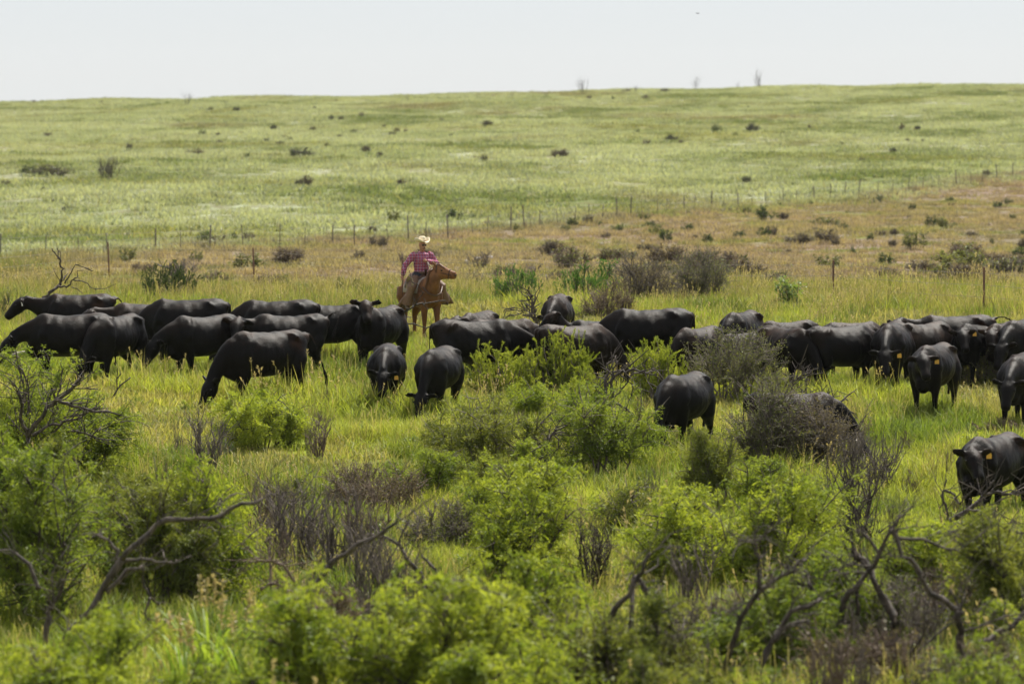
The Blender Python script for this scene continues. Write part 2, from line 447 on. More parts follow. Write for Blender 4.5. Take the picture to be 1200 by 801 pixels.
def cow(name_label, px, ytop, heading, pose='graze', yaw=0, mat='hide_black', size=1.0, tail='hang', tagc=None, seed=0, group='black cattle of the herd', lo=45, fat=1.0):
    rnd = random.Random(seed * 7 + 3)
    H = 1.40 * size
    p = from_top(px, ytop, H, lo)
    root = empty('black_cow', p, math.radians(heading), size)
    tag(root, name_label, 'cow', group)
    L = Lofts()
    XS = .87
    tr = [(-.92, 1.20, 1.02, .10), (-.89, 1.30, .90, .19), (-.81, 1.365, .78, .265), (-.66, 1.40, .69, .315), (-.50, 1.385, .64, .335), (-.34, 1.365, .585, .36), (-.1, 1.35, .535, .415),
          (.16, 1.345, .525, .42), (.40, 1.37, .53, .365), (.56, 1.40, .54, .30), (.72, 1.36, .56, .25), (.86, 1.25, .60, .19), (.95, 1.12, .68, .10)]
    b0 = len(L.v)
    L.rings([((x * XS, 0, zb + (zt - zb) * .44), (0, 1, 0), (0, 0, 1), w * fat, (zt - zb) * .56, (zt - zb) * .44) for x, zt, zb, w in tr], 28)
    for q in L.v[b0:]:                      # narrow withers, broad square hips, hanging barrel
        t = max(0.0, (q.z - .98) / .42); fr = min(1, max(0, (q.x + .45) / .75)); q.y *= 1 - (.06 + .26 * fr) * t * t
        if q.x < -.30 and t > 0: q.y *= 1 + .20 * t * (1 - t) * min(1, (-.30 - q.x) * 4)
    for sg in (-1, 1):
        L.tube([(-.44 * XS, sg*.12, 1.30), (-.52 * XS, sg*.235, 1.29), (-.58 * XS, sg*.285, 1.25), (-.66 * XS, sg*.27, 1.17)], [.05, .06, .055, .015], 8)      # hook bones
        L.tube([(-.86 * XS, sg*.09, 1.29), (-.93 * XS, sg*.125, 1.22), (-.95 * XS, sg*.12, 1.14)], [.05, .055, .015], 8)                                      # pin bones
        L.tube([(.48 * XS, sg*.07, 1.33), (.54 * XS, sg*.19, 1.15), (.62 * XS, sg*.25, .95), (.72 * XS, sg*.22, .78)], [.05, .11, .12, .05], 10)                # shoulder blades
    L.tube([(.55 * XS, 0, .62), (.74 * XS, 0, .58), (.90 * XS, 0, .64), (.98 * XS, 0, .76)], [.12, .13, .12, .05], 10)                                          # brisket
    # neck and head
    ya = math.radians(yaw)
    P, D = POSE[pose]; N0 = Vector((.60, 0, 1.02)); P = (P[0] * .90, 0, P[2])
    P = N0 + rotz(Vector(P) - N0, ya * .75) + Vector((0, 0, rnd.uniform(-.04, .04))); D = rotz(D, ya * 1.35).normalized()
    S = D.cross(Z).normalized(); U = S.cross(D).normalized()
    mid = N0 + rotz((.34, 0, (P.z - N0.z) * .22 + .06), ya * .3)
    nk = bez(N0, mid, P - D * .02 - U * .03, 8)
    L.tube(nk, [.18, .17, .148, .125, .108, .098, .094, .09], 14, flat=1.6)
    hd = [(-.09, .06, .07), (-.03, .115, .12), (.06, .145, .145), (.15, .148, .16), (.25, .118, .142), (.34, .094, .118), (.43, .098, .106), (.50, .10, .095), (.535, .06, .055)]
    L.rings([(P + D * t - U * (.035 + t * .02), S, U, w, h, h) for t, w, h in hd], 14)
    ears = []
    for s in (-1, 1):
        e0 = P + S * (s * .10) + D * .01; dr = rnd.uniform(-.3, .25)
        ed = (S * s + Z * dr - D * .22).normalized()
        ep = [e0, e0 + ed * .09, e0 + ed * .18, e0 + ed * .26 - Z * .015]
        L.tube(ep, [.04, .082, .08, .032], 10, flat=.38, up=(D + U * .3).normalized()); ears.append(ep)
    # legs
    for s in (-1, 1):
        a = rnd.uniform(-.16, .16); b = rnd.uniform(-.16, .16)
        leg(L, [(x * XS + o, y, z) for x, o, y, z in ((.56, 0, s*.13, 1.12), (.58, 0, s*.17, 1.0), (.60, 0, s*.20, .80), (.58, a*.25, s*.20, .58), (.60, a*.6, s*.185, .40), (.60, a*.8, s*.18, .22), (.61, a, s*.18, .09), (.63, a, s*.18, -.02))],
            [.06, .13, .14, .10, .070, .050, .058, .066])
        leg(L, [(x * XS + o, y, z) for x, o, y, z in ((-.66, 0, s*.12, 1.18), (-.66, 0, s*.17, 1.05), (-.64, 0, s*.20, .86), (-.60, b*.2, s*.22, .64), (-.74, b*.5, s*.19, .46), (-.78, b*.7, s*.18, .40), (-.76, b*.9, s*.18, .20), (-.75, b, s*.18, .09), (-.72, b, s*.18, -.02))],
            [.05, .15, .19, .15, .085, .068, .050, .058, .068])
    if tail == 'hang': tp = [(-.90, 0, 1.30), (-.96, 0, 1.24), (-.985, 0, 1.05), (-.97, .01, .75), (-.97, .02, .52), (-.97, .02, .30)]
    elif tail == 'swing': tp = [(-.90, 0, 1.30), (-1.02, .02, 1.28), (-1.13, .06, 1.08), (-1.22, .10, .78), (-1.30, .12, .52), (-1.33, .12, .30)]
    elif tail == 'curl': tp = [(-.90, 0, 1.30), (-1.02, .02, 1.40), (-1.12, .10, 1.38), (-1.10, .22, 1.22), (-1.02, .30, 1.02), (-1.0, .32, .86)]
    elif tail == 'whip': tp = [(-.90, 0, 1.30), (-1.1, 0, 1.34), (-1.3, 0, 1.25), (-1.5, 0, 1.24), (-1.68, .0, 1.26), (-1.85, 0, 1.18)]
    else: tp = [(-.90, 0, 1.30), (-.98, .02, 1.40), (-1.0, .03, 1.52), (-1.03, .03, 1.62), (-1.05, .0, 1.60), (-1.06, 0, 1.52)]
    L.tube(catmull([(x + .11, y, z) for x, y, z in tp], 2), [.045, .034, .028, .024, .023, .023, .024, .030, .042, .046, .022][:11], 8)
    bm_ = L.mesh('body', .036, 2); n_ = len(bm_.vertices); co = np.zeros(n_ * 3, np.float32); no = np.zeros(n_ * 3, np.float32)
    bm_.vertices.foreach_get('co', co); bm_.vertices.foreach_get('normal', no); co = co.reshape(-1, 3); no = no.reshape(-1, 3); ph = seed * 1.7
    dsp = .010 * np.sin(co[:, 0] * 17 + ph + 2 * np.sin(co[:, 2] * 7 + ph)) * np.sin(co[:, 2] * 11 + 3 * co[:, 1]) + .007 * np.sin(co[:, 0] * 31 + co[:, 2] * 9 + ph) * np.sin(co[:, 2] * 23 + ph * 2) + .012 * np.sin(co[:, 0] * 5 + ph) * np.sin(co[:, 2] * 6 + co[:, 1] * 4)
    dsp += .008 * np.sin(co[:, 0] * 58 + 4 * co[:, 2]) * np.clip(1 - ((co[:, 2] - .95) / .25) ** 2, 0, 1) * np.clip(1 - ((co[:, 0] - .05) / .38) ** 2, 0, 1)
    dsp *= .6 * np.clip((co[:, 2] - .35) * 3, 0, 1) * np.clip((.75 - np.abs(co[:, 0] - .05)) * 6, .25, 1)
    bm_.vertices.foreach_set('co', (co + no * dsp[:, None]).ravel()); bm_.update()
    obj('body', bm_, M[mat], root)
    ebm = SPH
    for s in (-1, 1):
        e = obj('eye', ebm, M['eye'], root); e.location = P + D * .15 + S * (s * .135) + U * .01; e.scale = (.022,) * 3
        h = obj('nostril', ebm, M['hoof'], root); h.location = P + D * .52 + S * (s * .055) - U * .03; h.scale = (.014,) * 3
    if tagc:
        side = 0 if tagc[1] == 'r' else 1
        ep = ears[side]; t = obj('ear_tag', TAGS.setdefault(tagc[0], TAGM.copy()), M['tag_' + tagc[0]], root)
        t.location = ep[2] - Z * .055; t.rotation_euler = (0, .15, math.atan2(D.y, D.x))
    return root

def uvsphere(n=8, m=6):
    L = Lofts(); L.rings([((math.cos(math.pi * i / m) , 0, 0), (0, 1, 0), (0, 0, 1), max(.02, math.sin(math.pi * i / m)),) + (max(.02, math.sin(math.pi * i / m)),) * 2 for i in range(m + 1)], n)
    return L.mesh('sphere')
SPH = uvsphere()
TAGM = pymesh('ear_tag', [(x * .008, y * w, z) for x in (-1, 1) for y, w, z in ((-1, .018, .045), (1, .018, .045), (1, .04, .01), (1, .042, -.055), (-1, .042, -.055), (-1, .04, .01))],
              [(0, 1, 2, 3, 4, 5), (11, 10, 9, 8, 7, 6)] + [(i, (i + 1) % 6 + 0, (i + 1) % 6 + 6, i + 6) for i in range(6)], False)

TAGS = {}
COWS = [
 ('cow with white ear tag beside the dead tree at far left, head level', 92, 343, 180, 'level', 0, 'hide_brown', 1.0, 'swing', ('white', 'r')),
 ('cow with lowered head at the left edge, nosing a green bush', 84, 366, 186, 'low', 0, 'hide_black', 1.04, 'hang', None),
 ('smaller cow grazing toward the camera, just right of the left-edge bush', 136, 368, 240, 'graze', 0, 'hide_black', 1.0, 'hang', None),
 ('cow mostly hidden behind two others at left, only face and back showing', 170, 354, 186, 'level', 14, 'hide_dusty', .95, 'hang', None),
 ('large cow side-on with sloping neck, left of centre of the left group', 220, 349, 180, 'graze', 0, 'hide_black', 1.08, 'hang', None),
 ('cow walking left with lowered pale-spotted face, in front of the large side-on cow', 240, 368, 214, 'low', 0, 'hide_black', 1.0, 'hang', None),
 ('cow with tail curled over its rump and face turned to the camera', 338, 367, 187, 'level', 58, 'hide_black', 1.02, 'curl', None),
 ('front cow of the left group, rusty shoulder, head in the grass, tail swinging', 312, 386, 212, 'graze', 0, 'hide_brown', 1.06, 'swing', None),
 ('rearmost dark cow of the left group, broad back seen above the others', 325, 350, 178, 'graze', 0, 'hide_black', 1.08, 'hang', None),
 ('cow standing side-on behind the face-on cow left of the rider', 392, 355, 184, 'low', 0, 'hide_black', 1.0, 'hang', None),
 ('alert cow with raised head and spread ears looking straight at the camera, below the rider', 447, 358, 246, 'up', 24, 'hide_brown', 1.0, 'hang', None),
 ('cow grazing head-on toward the camera, yellow tag, at centre left', 453, 403, 268, 'low', 0, 'hide_black', .92, 'hang', ('yellow', 'r')),
 ('cow grazing with its head buried in grass, beside the head-on grazing cow', 514, 406, 254, 'graze', 0, 'hide_black', .95, 'hang', None),
 ('long black cow seen side-on facing right, in front of the rider', 557, 373, 8, 'low', 0, 'hide_black', 1.08, 'hang', None),
 ('dusty brown cow hidden behind the long side-on cow', 590, 373, 10, 'low', 0, 'hide_dusty', .92, 'hang', None),
 ('far cow with only ear and grey back above the long side-on cow', 560, 364, 246, 'level', 0, 'hide_dusty', .92, 'hang', None),
 ('cow facing the camera alone in the bright green gap, right of the rider', 653, 345, 262, 'low', -8, 'hide_dusty', .9, 'hang', None),
 ('low dark cow half sunk behind the broom shrubs at centre', 672, 379, 22, 'graze', 0, 'hide_dusty', .98, 'hang', None),
 ('cow with only ears and back showing behind the big bull-like cow', 702, 374, 188, 'up', 10, 'hide_black', .88, 'hang', None),
 ('biggest side-on black cow at centre, neck sloping down to the left', 760, 360, 180, 'graze', 0, 'hide_black', 1.1, 'hang', None),
 ('sliver of a dusty cow back just right of the biggest cow', 818, 382, 230, 'graze', 0, 'hide_dusty', .85, 'hang', None),
 ('cow with a sunlit rump standing behind the grey thorn bush', 868, 364, 246, 'graze', 0, 'hide_brown', 1.0, 'hang', None),
 ('pale dusty calf-sized back peeping over the grey thorn bush', 868, 389, 230, 'graze', 0, 'hide_dusty', .8, 'hang', None),
 ('striped-looking cow right of the grey thorn bush, facing right', 920, 382, 305, 'graze', 0, 'hide_brown', .95, 'hang', None),
 ('cow with pale shoulder just behind the striped-looking cow', 922, 375, 205, 'graze', 0, 'hide_dusty', .85, 'hang', None),
 ('square-rumped cow facing away right among seed heads', 985, 380, 30, 'low', 0, 'hide_black', .98, 'hang', None),
 ('far cow back just showing behind the square-rumped cow', 1000, 376, 30, 'low', 0, 'hide_dusty', .88, 'hang', None),
 ('stocky cow facing the camera with yellow tag and low head, right group', 1045, 377, 256, 'low', 6, 'hide_brown', 1.02, 'hang', ('yellow', 'r')),
 ('cow half hidden behind the stocky yellow-tagged cow', 1080, 377, 225, 'graze', 0, 'hide_dusty', .95, 'hang', None),
 ('nearest cow of the right group, face and spread ears to the camera, tagged', 1094, 402, 246, 'level', 22, 'hide_brown', .98, 'hang', ('yellow', 'r')),
 ('rear cow of the right group flinging its tail out to the right', 1118, 368, 183, 'level', 26, 'hide_brown', 1.02, 'whip', None),
 ('cow with orange tag looking over a leafy bush in the right group', 1143, 377, 240, 'level', 26, 'hide_black', .92, 'hang', ('yellow', 'r')),
 ('cow squeezed between two others near the right edge', 1174, 377, 245, 'level', 18, 'hide_dusty', .9, 'hang', ('white', 'r')),
 ('cow at the right edge with dusty flank, rump to the frame edge', 1196, 373, 244, 'low', 0, 'hide_brown', 1.0, 'hang', None),
 ('grazing cow cut by the right frame edge, face to the camera', 1196, 414, 252, 'low', 0, 'hide_brown', 1.0, 'hang', None),
 ('foreground cow at right with upright ears and orange tag, watching the camera', 1163, 508, 236, 'level', 34, 'hide_brown', 1.0, 'hang', ('yellow', 'r')),
 ('lone round black cow grazing left beside the dead stump', 801, 437, 244, 'graze', 0, 'hide_black', 1.0, 'hang', None),
 ('cow hidden in the grey brush with rusty shoulder and neck bent down', 930, 458, 352, 'graze', 0, 'hide_brown', 1.0, 'hang', None),
]
for i, c in enumerate(COWS): cow(*c, seed=i + 1, fat=1.0 + .08 * math.sin(i * 2.3))

# ------------------------------------------------------------------ horse, saddle, rider
def horse_and_rider():
    HS = .94; p = from_top(494, 277, 2.50 * HS)
    rz = math.radians(-66)
    horse = empty('horse', p, rz, HS); tag(horse, 'sorrel saddle horse facing the camera, head stretched to the right', 'horse')
    L = Lofts()
    tr = [(-.98, 1.22, 1.00, .10), (-.90, 1.40, .86, .20), (-.72, 1.49, .78, .27), (-.45, 1.49, .76, .29), (-.1, 1.44, .72, .31), (.2, 1.45, .70, .29), (.42, 1.52, .70, .24), (.58, 1.46, .74, .225), (.72, 1.30, .80, .19), (.80, 1.14, .88, .11)]
    L.rings([((x, 0, zb + (zt - zb) * .5), (0, 1, 0), (0, 0, 1), w, (zt - zb) * .5, (zt - zb) * .5) for x, zt, zb, w in tr], 18)
    P = Vector((.84, .04, 1.73)); D = rotz((1, 0, -.20), math.radians(58)).normalized()
    S = D.cross(Z).normalized(); U = S.cross(D).normalized()
    nk = bez((.46, 0, 1.14), (.78, -.02, 1.36), P - U * .09 - D * .03, 9)
    L.tube(nk, [.24, .235, .225, .205, .19, .175, .16, .145, .12], 14, flat=1.4)
    hd = [(-.09, .07, .10), (-.02, .10, .165), (.06, .118, .20), (.14, .12, .195), (.22, .105, .165), (.30, .09, .135), (.38, .08, .112), (.46, .086, .108), (.51, .078, .09), (.54, .05, .05)]
    L.rings([(P + D * t - U * (.06 + t * .03), S, U, w, h, h) for t, w, h in hd], 14)
    for s in (-1, 1):
        e0 = P + S * (s * .06) + U * .04
        L.tube([e0, e0 + U * .07 - D * .05 + S * s * .02, e0 + U * .11 - D * .10 + S * s * .02, e0 + U * .13 - D * .15], [.03, .038, .03, .012], 8)
        L.tube([(.56, s*.17, 1.12), (.58, s*.18, .92), (.58, s*.165, .72), (.60 + .04*s, s*.155, .50), (.60 + .05*s, s*.15, .28), (.61 + .06*s, s*.15, .12), (.64 + .06*s, s*.15, -.02)], [.16, .14, .095, .07, .048, .055, .07], 10, up=Vector((0, 1, 0)))
        L.tube([(-.68, s*.14, 1.20), (-.64, s*.18, .98), (-.60, s*.18, .78), (-.78, s*.16, .56), (-.82, s*.16, .48), (-.78 - .05*s, s*.16, .26), (-.77 - .05*s, s*.16, .11), (-.72 - .05*s, s*.16, -.02)], [.22, .22, .16, .09, .07, .05, .055, .07], 10, up=Vector((0, 1, 0)))
    obj('body', L.mesh('body', .024, 4), M['sorrel'], horse)
    m = Lofts()
    crest = [q + U * (.17 - .008 * i) for i, q in enumerate(nk)][2:]
    for i, q in enumerate(crest):
        for k in range(3):
            a = q + Vector((.01 * k, -.03 * k, -.02 * k)); m.tube([a, a + Vector((-.02, -.10, -.04)), a + Vector((-.01, -.15, -.17)), a + Vector((.02, -.15, -.28))], [.03, .03, .022, .006], 6)
    for k in range(5):
        a = P + U * .10 + S * (.02 * (k - 2)); m.tube([a, a + D * .08 + U * .02, a + D * .17 - U * .02 + S * .012 * (k - 2), a + D * .23 - U * .05 + S * .02 * (k - 2)], [.022, .024, .018, .006], 6)
    obj('mane', m.mesh('mane'), M['mane'], horse)
    m = Lofts(); m.tube(catmull([(-.93, 0, 1.30), (-1.05, 0, 1.20), (-1.10, 0, .9), (-1.08, 0, .5), (-1.06, 0, .30)], 3), [.04, .05, .06, .07, .08, .085, .09, .09, .085, .08, .06, .04, .02][:13], 8)
    obj('tail', m.mesh('tail'), M['mane'], horse)
    for s in (-1, 1):
        e = obj('eye', SPH, M['eye'], horse); e.location = P + D * .16 + S * (s * .10) - U * .01; e.scale = (.025,) * 3
    for s in (-1, 1):
        e = obj('nostril', SPH, M['hoof'], horse); e.location = P + D * .515 + S * (s * .06) - U * .06; e.scale = (.024,) * 3
    br = Lofts()
    def ring(t, w, h, r=.013, tilt=0):
        c = P + D * t - U * (.06 + t * .03)
        br.tube([c + S * (w * math.cos(a)) + U * (h * math.sin(a)) + D * tilt * math.sin(a) for a in [2 * math.pi * k / 16 for k in range(17)]], r, 6)
    ring(.35, .09, .128); ring(.03, .118, .195, .013, -.03)
    for s in (-1, 1): br.tube([P + D * .02 + S * s * .105 - U * .06, P + D * .22 + S * s * .108 - U * .07, P + D * .42 + S * s * .082 - U * .08], .011, 6)
    bridle = obj('bridle', br.mesh('bridle'), M['leather'], horse)
    HL = Vector((.33, .03, 1.88))
    re = Lofts()
    for s in (-1, 1): re.tube(bez(P + D * .44 + S * s * .08 - U * .12, (.80, .12 * s, 1.40), HL, 10), .009, 6)
    obj('reins', re.mesh('reins'), M['leather'], bridle)
    bc = Lofts(); bc.tube([(.70, -.27, 1.28), (.86, -.16, 1.12), (.915, 0, 1.06), (.86, .16, 1.12), (.70, .27, 1.28)], .02, 6)
    obj('breast_collar', bc.mesh('breast_collar'), M['leather'], horse)

    sad = empty('saddle', p, rz, HS); tag(sad, 'brown leather stock saddle with pale blanket under the rider', 'saddle')
    b = Lofts(); b.rings([((x, 0, 1.10), (0, 1, 0), (0, 0, 1), w, h, .0) for x, w, h in ((-.46, .315, .405), (-.2, .335, .375), (.1, .335, .365), (.34, .30, .42))], 20); obj('blanket', b.mesh('blanket'), M['blanket'], sad)
    b = Lofts(); b.rings([((x, 0, 1.22), (0, 1, 0), (0, 0, 1), w, h, .02) for x, w, h in ((-.36, .30, .30), (-.34, .325, .40), (-.26, .34, .34), (0, .345, .275), (.18, .34, .30), (.26, .30, .36), (.29, .2, .30))], 18); obj('seat', b.mesh('seat'), M['leather'], sad)
    b = Lofts(); b.tube([(.26, 0, 1.55), (.29, 0, 1.66), (.30, 0, 1.68)], [.035, .03, .05], 8, up=Vector((0, 1, 0))); obj('horn', b.mesh('horn'), M['leather'], sad)
    feet = {-1: Vector((.18, -.50, .74)), 1: Vector((.16, .56, .80))}
    for s in (-1, 1):
        f = feet[s]; b = Lofts(); b.tube([f + Vector((-.02, s * .10, .02)), f + Vector((0, s * .09, .14)), f + Vector((0, 0, .19)), f + Vector((0, -s * .09, .14)), f + Vector((-.02, -s * .10, .02)), f + Vector((-.02, s * .10, -.005))], .018, 6)
        obj('stirrup', b.mesh('stirrup'), M['leather'], sad)
        b = Lofts(); b.tube([(.06, s * .33, 1.36), (.10, s * .40, 1.1), f + Vector((0, 0, .2))], [.05, .045, .03], 6, flat=.3); obj('fender', b.mesh('fender'), M['leather'], sad)
    coil = Lofts()
    for k in range(5):
        rr = .15 + .008 * k
        coil.tube([(.30 + .02 * k + .05 * math.sin(a), -.30 - .012 * k + .03 * math.cos(a), 1.30 + rr * math.cos(a + .2)) if False else (.24 + rr * math.sin(a), -.375 - .014 * k, 1.32 + rr * 1.15 * math.cos(a)) for a in [2 * math.pi * j / 16 for j in range(17)]], .010, 6)
    c = obj('rope_coil', coil.mesh('rope_coil'), M['rope']); c.location = p; c.rotation_euler = (0, 0, rz); c.scale = (HS,) * 3; tag(c, 'coiled lariat rope hanging at the front of the saddle', 'rope')

    per = empty('person', p, rz, HS); tag(per, 'rider in pink plaid shirt, cream cowboy hat and brown leather chaps', 'person')
    sh = {-1: Vector((.02, -.225, 2.03)), 1: Vector((.02, .225, 2.03))}
    el = {-1: Vector((-.02, -.43, 1.78)), 1: Vector((.10, .38, 1.83))}
    ha = {-1: Vector((.05, -.52, 1.53)), 1: Vector((.30, .0, 1.90))}
    hip = {-1: Vector((.02, -.12, 1.54)), 1: Vector((.02, .12, 1.54))}
    kn = {-1: Vector((.32, -.40, 1.24)), 1: Vector((.30, .44, 1.26))}
    def hand(L, s):
        h = ha[s]; d = (h - el[s]).normalized(); side = d.cross(Vector((1, 0, .2))).normalized(); nrm = side.cross(d)
        L.tube([h - d * .03, h + d * .03, h + d * .09], [.03, .042, .036], 8)
        for k in range(4):
            a = h + d * .08 + side * (.018 * (k - 1.5)); ln = (.065, .075, .07, .055)[k]
            L.tube([a, a + d * ln * .5 + nrm * .012, a + d * ln * .6 + nrm * .045, a + d * ln * .3 + nrm * .062], [.011, .011, .010, .008], 6)
        a = h + d * .03 + side * .035; L.tube([a, a + side * .03 + d * .02 + nrm * .01, a + side * .025 + d * .045 + nrm * .04], [.013, .012, .009], 6)
    def limbs(L, add, arms=True, legs=True, torso=True):
        if torso:
            L.rings([((x, 0, z), (0, 1, 0), (1, 0, 0), w + add, t + add, t + add) for x, z, w, t in ((0, 1.50, .17, .13), (.0, 1.58, .175, .125), (.0, 1.70, .165, .115), (.01, 1.84, .19, .125), (.015, 1.97, .205, .125), (.015, 2.06, .175, .10), (.02, 2.10, .09, .07))], 16)
        for s in (-1, 1):
            if arms:
                m1 = sh[s].lerp(el[s], .5); m2 = el[s].lerp(ha[s], .45)
                L.tube([sh[s] - Vector((0, s * .05, -.01)), sh[s], m1, el[s], m2, ha[s] - (ha[s] - el[s]).normalized() * .02], [x + add for x in (.075, .072, .057, .049, .045, .030)], 10)
            if legs:
                L.tube([hip[s], hip[s].lerp(kn[s], .5), kn[s], kn[s].lerp(feet[s], .45), feet[s] + Vector((-.04, 0, .08))], [x + add for x in (.11, .095, .072, .062, .045)], 10)
    B = Lofts(); limbs(B, 0); hand(B, -1); hand(B, 1)
    hc = Vector((.06, 0, 2.275)); hy = math.radians(8)
    fx = rotz((1, 0, 0), hy); fy = rotz((0, 1, 0), hy)
    B.tube([(.02, 0, 2.05), (.03, 0, 2.14), (.04, 0, 2.24)], [.065, .058, .06], 10)
    B.rings([(hc + Z * z + fx * o, fy, fx, w, f, b) for z, o, w, f, b in ((-.135, .03, .03, .04, .03), (-.115, .02, .052, .075, .05), (-.07, .01, .066, .092, .07), (-.02, 0, .073, .098, .09), (.03, 0, .076, .098, .10), (.08, 0, .072, .09, .098), (.12, 0, .05, .06, .07), (.135, 0, .02, .02, .02))], 14)
    B.rings([(hc + fx * .10 + Z * z + fx * o, fy, Z, w, .012, .012) for z, o, w in ((.01, -.015, .012), (-.03, .018, .016), (-.045, .0, .018))], 8)
    B.tube([hc + fx * .09 - Z * .088 - fy * .028, hc + fx * .098 - Z * .085, hc + fx * .09 - Z * .088 + fy * .028], [.006, .010, .006], 6)
    for s in (-1, 1): B.tube([hc + fy * s * .07 - Z * .03, hc + fy * s * .088 - Z * .0, hc + fy * s * .085 + Z * .025], [.012, .02, .012], 6)
    for s in (-1, 1): B.tube([feet[s] + Vector((-.05, 0, .06)), feet[s] + Vector((.03, 0, .035)), feet[s] + Vector((.16, 0, .03))], [.045, .045, .03], 8)
    obj('body', B.mesh('body', .011, 1), M['skin'], per)
    B = Lofts(); limbs(B, .022, legs=False)
    B.tube([(.035, -.06, 2.10), (.09, -.03, 2.11), (.10, 0, 2.08), (.09, .03, 2.11), (.035, .06, 2.10), (-.03, .05, 2.12), (-.05, 0, 2.125), (-.03, -.05, 2.12), (.035, -.06, 2.10)], .018, 6)
    g = N('plaid_shirt'); tc = g.n('ShaderNodeTexCoord').outputs['Object']
    sx = g.n('ShaderNodeSeparateXYZ'); g.l(tc, sx.inputs[0])
    def stripe(axis, fr, w): return g.math('LESS_THAN', g.math('FRACT', g.math('MULTIPLY', sx.outputs[axis], fr)), w)
    base = g.mix(g.noise(tc, 9, 3), (.26, .045, .09), (.42, .10, .16))
    c = g.mix(g.math('MULTIPLY', stripe(1, 14, .35), .7), base, (.13, .05, .17)); c = g.mix(g.math('MULTIPLY', stripe(2, 14, .3), .6), c, (.12, .05, .16))
    c = g.mix(g.math('MULTIPLY', stripe(2, 14, .1), .8), c, (.68, .46, .52)); c = g.mix(g.math('MULTIPLY', stripe(1, 14, .1), .7), c, (.68, .46, .52))
    bs = g.n('ShaderNodeBsdfPrincipled'); g.l(c, bs.inputs['Base Color']); bs.inputs['Roughness'].default_value = .8; bs.inputs['Specular IOR Level'].default_value = .2
    bp = g.n('ShaderNodeBump'); bp.inputs['Strength'].default_value = 1.0; bp.inputs['Distance'].default_value = .06; g.l(g.noise(tc, 11, 3), bp.inputs['Height']); g.l(bp.outputs[0], bs.inputs['Normal'])
    g.l(bs.outputs[0], g.out.inputs[0])
    obj('shirt', B.mesh('shirt', .014, 2), g.m, per)
    B = Lofts(); B.rings([((0, 0, z), (0, 1, 0), (1, 0, 0), .20, .155, .155) for z in (1.56, 1.60, 1.63)], 16); obj('belt', B.mesh('belt'), M['band'], per)
    B = Lofts(); limbs(B, .02, arms=False, torso=False); B.rings([((0, 0, z), (0, 1, 0), (1, 0, 0), w, .15, .15) for z, w in ((1.46, .17), (1.52, .20), (1.60, .195))], 14)
    obj('trousers', B.mesh('trousers', .018, 2), M['jeans'], per)
    for s in (-1, 1):
        B = Lofts(); f = feet[s]; k = kn[s]
        B.tube([hip[s].lerp(k, .25), hip[s].lerp(k, .6), k, k.lerp(f, .45), k.lerp(f, .85)], [.135, .13, .12, .125, .15], 12, flat=.9)
        B.tube([k.lerp(f, .1), k.lerp(f, .5) + Vector((-.06, s * .10, 0)), k.lerp(f, .95) + Vector((-.08, s * .17, 0))], [.06, .10, .14], 8, flat=.35)
        obj('chap', B.mesh('chap', .018, 2), M['chaps'], per)
        B = Lofts(); B.tube([f + Vector((-.06, 0, .20)), f + Vector((-.055, 0, .08))], [.062, .058], 10, up=Vector((0, 1, 0)))
        B.tube([f + Vector((-.10, 0, .05)), f + Vector((-.03, 0, .05)), f + Vector((.08, 0, .045)), f + Vector((.19, 0, .03))], [.045, .058, .052, .03], 10); obj('boot', B.mesh('boot', .012, 1), M['boot'], per)
    B = Lofts(); n = 32
    top = hc + Z * .085
    prof_ = [(.0, .155, .062, .085), (.02, .148, .078, .10), (.055, .125, .088, .11), (.10, .02, .094, .118)]
    L2 = Lofts()
    L2.rings([(top + Z * z, fy, fx, w, f, f) for z, w, f in ((0, .094, .118), (.05, .09, .114), (.10, .08, .104), (.135, .064, .09), (.145, .04, .06), (.13, .012, .03))], 20)
    crown = L2.mesh('hat'); 
    vs, fs = [], []
    for ring_i, rr in enumerate((1.0, 1.35, 1.7, 1.95)):
        for k in range(n):
            a = 2 * math.pi * k / n; sd = abs(math.sin(a))
            lift = (0, .015, .055, .115)[ring_i] * sd ** 2 - (0, .004, .012, .02)[ring_i] * (1 - sd)
            vs.append(top + fx * (.118 * rr * math.cos(a)) + fy * (.096 * rr * math.sin(a) * (1 if ring_i < 3 else .97)) + Z * (lift + .004))
    for i in range(3):
        for k in range(n): fs.append((i*n + k, i*n + (k+1) % n, (i+1)*n + (k+1) % n, (i+1)*n + k))
    hat = obj('hat', crown, M['hat'], per)
    bo = obj('brim', pymesh('brim', vs, fs), M['hat'], hat); sol = bo.modifiers.new('t', 'SOLIDIFY'); sol.thickness = .008
    L2 = Lofts(); L2.rings([(top + Z * z, fy, fx, .0965, .121, .121) for z in (.008, .02, .034)], 20); obj('hat_band', L2.mesh('hat_band'), M['band'], hat)
    L2 = Lofts()
    for s in (-1, 1): L2.rings([(hc + fx * x + fy * (s * .036) + Z * .012, fy, Z, .03, .02, .022) for x in (.088, .106)], 10)
    obj('sunglasses', L2.mesh('sunglasses'), M['glasses'], per)
    L2 = Lofts(); L2.tube([hc + fx * .088 - Z * .075 - fy * .04, hc + fx * .106 - Z * .062, hc + fx * .088 - Z * .075 + fy * .04], [.008, .014, .008], 6); obj('moustache', L2.mesh('moustache'), M['band'], per)
    q = Lofts(); h = ha[-1]; q.tube(catmull([h + Vector((.04, 0, .12)), h + Vector((.03, -.01, -.06)), h + Vector((.0, -.02, -.30)), h + Vector((.02, .0, -.55)), h + Vector((-.02, .03, -.85))], 3), [.012, .013, .014, .012, .011, .010, .010, .009, .009, .008, .007, .006, .004], 6)
    o = obj('stock_whip', q.mesh('stock_whip'), M['leather']); o.location = p; o.rotation_euler = (0, 0, rz); o.scale = (HS,) * 3; tag(o, "dark whip dangling from the rider's lowered right hand", 'whip')
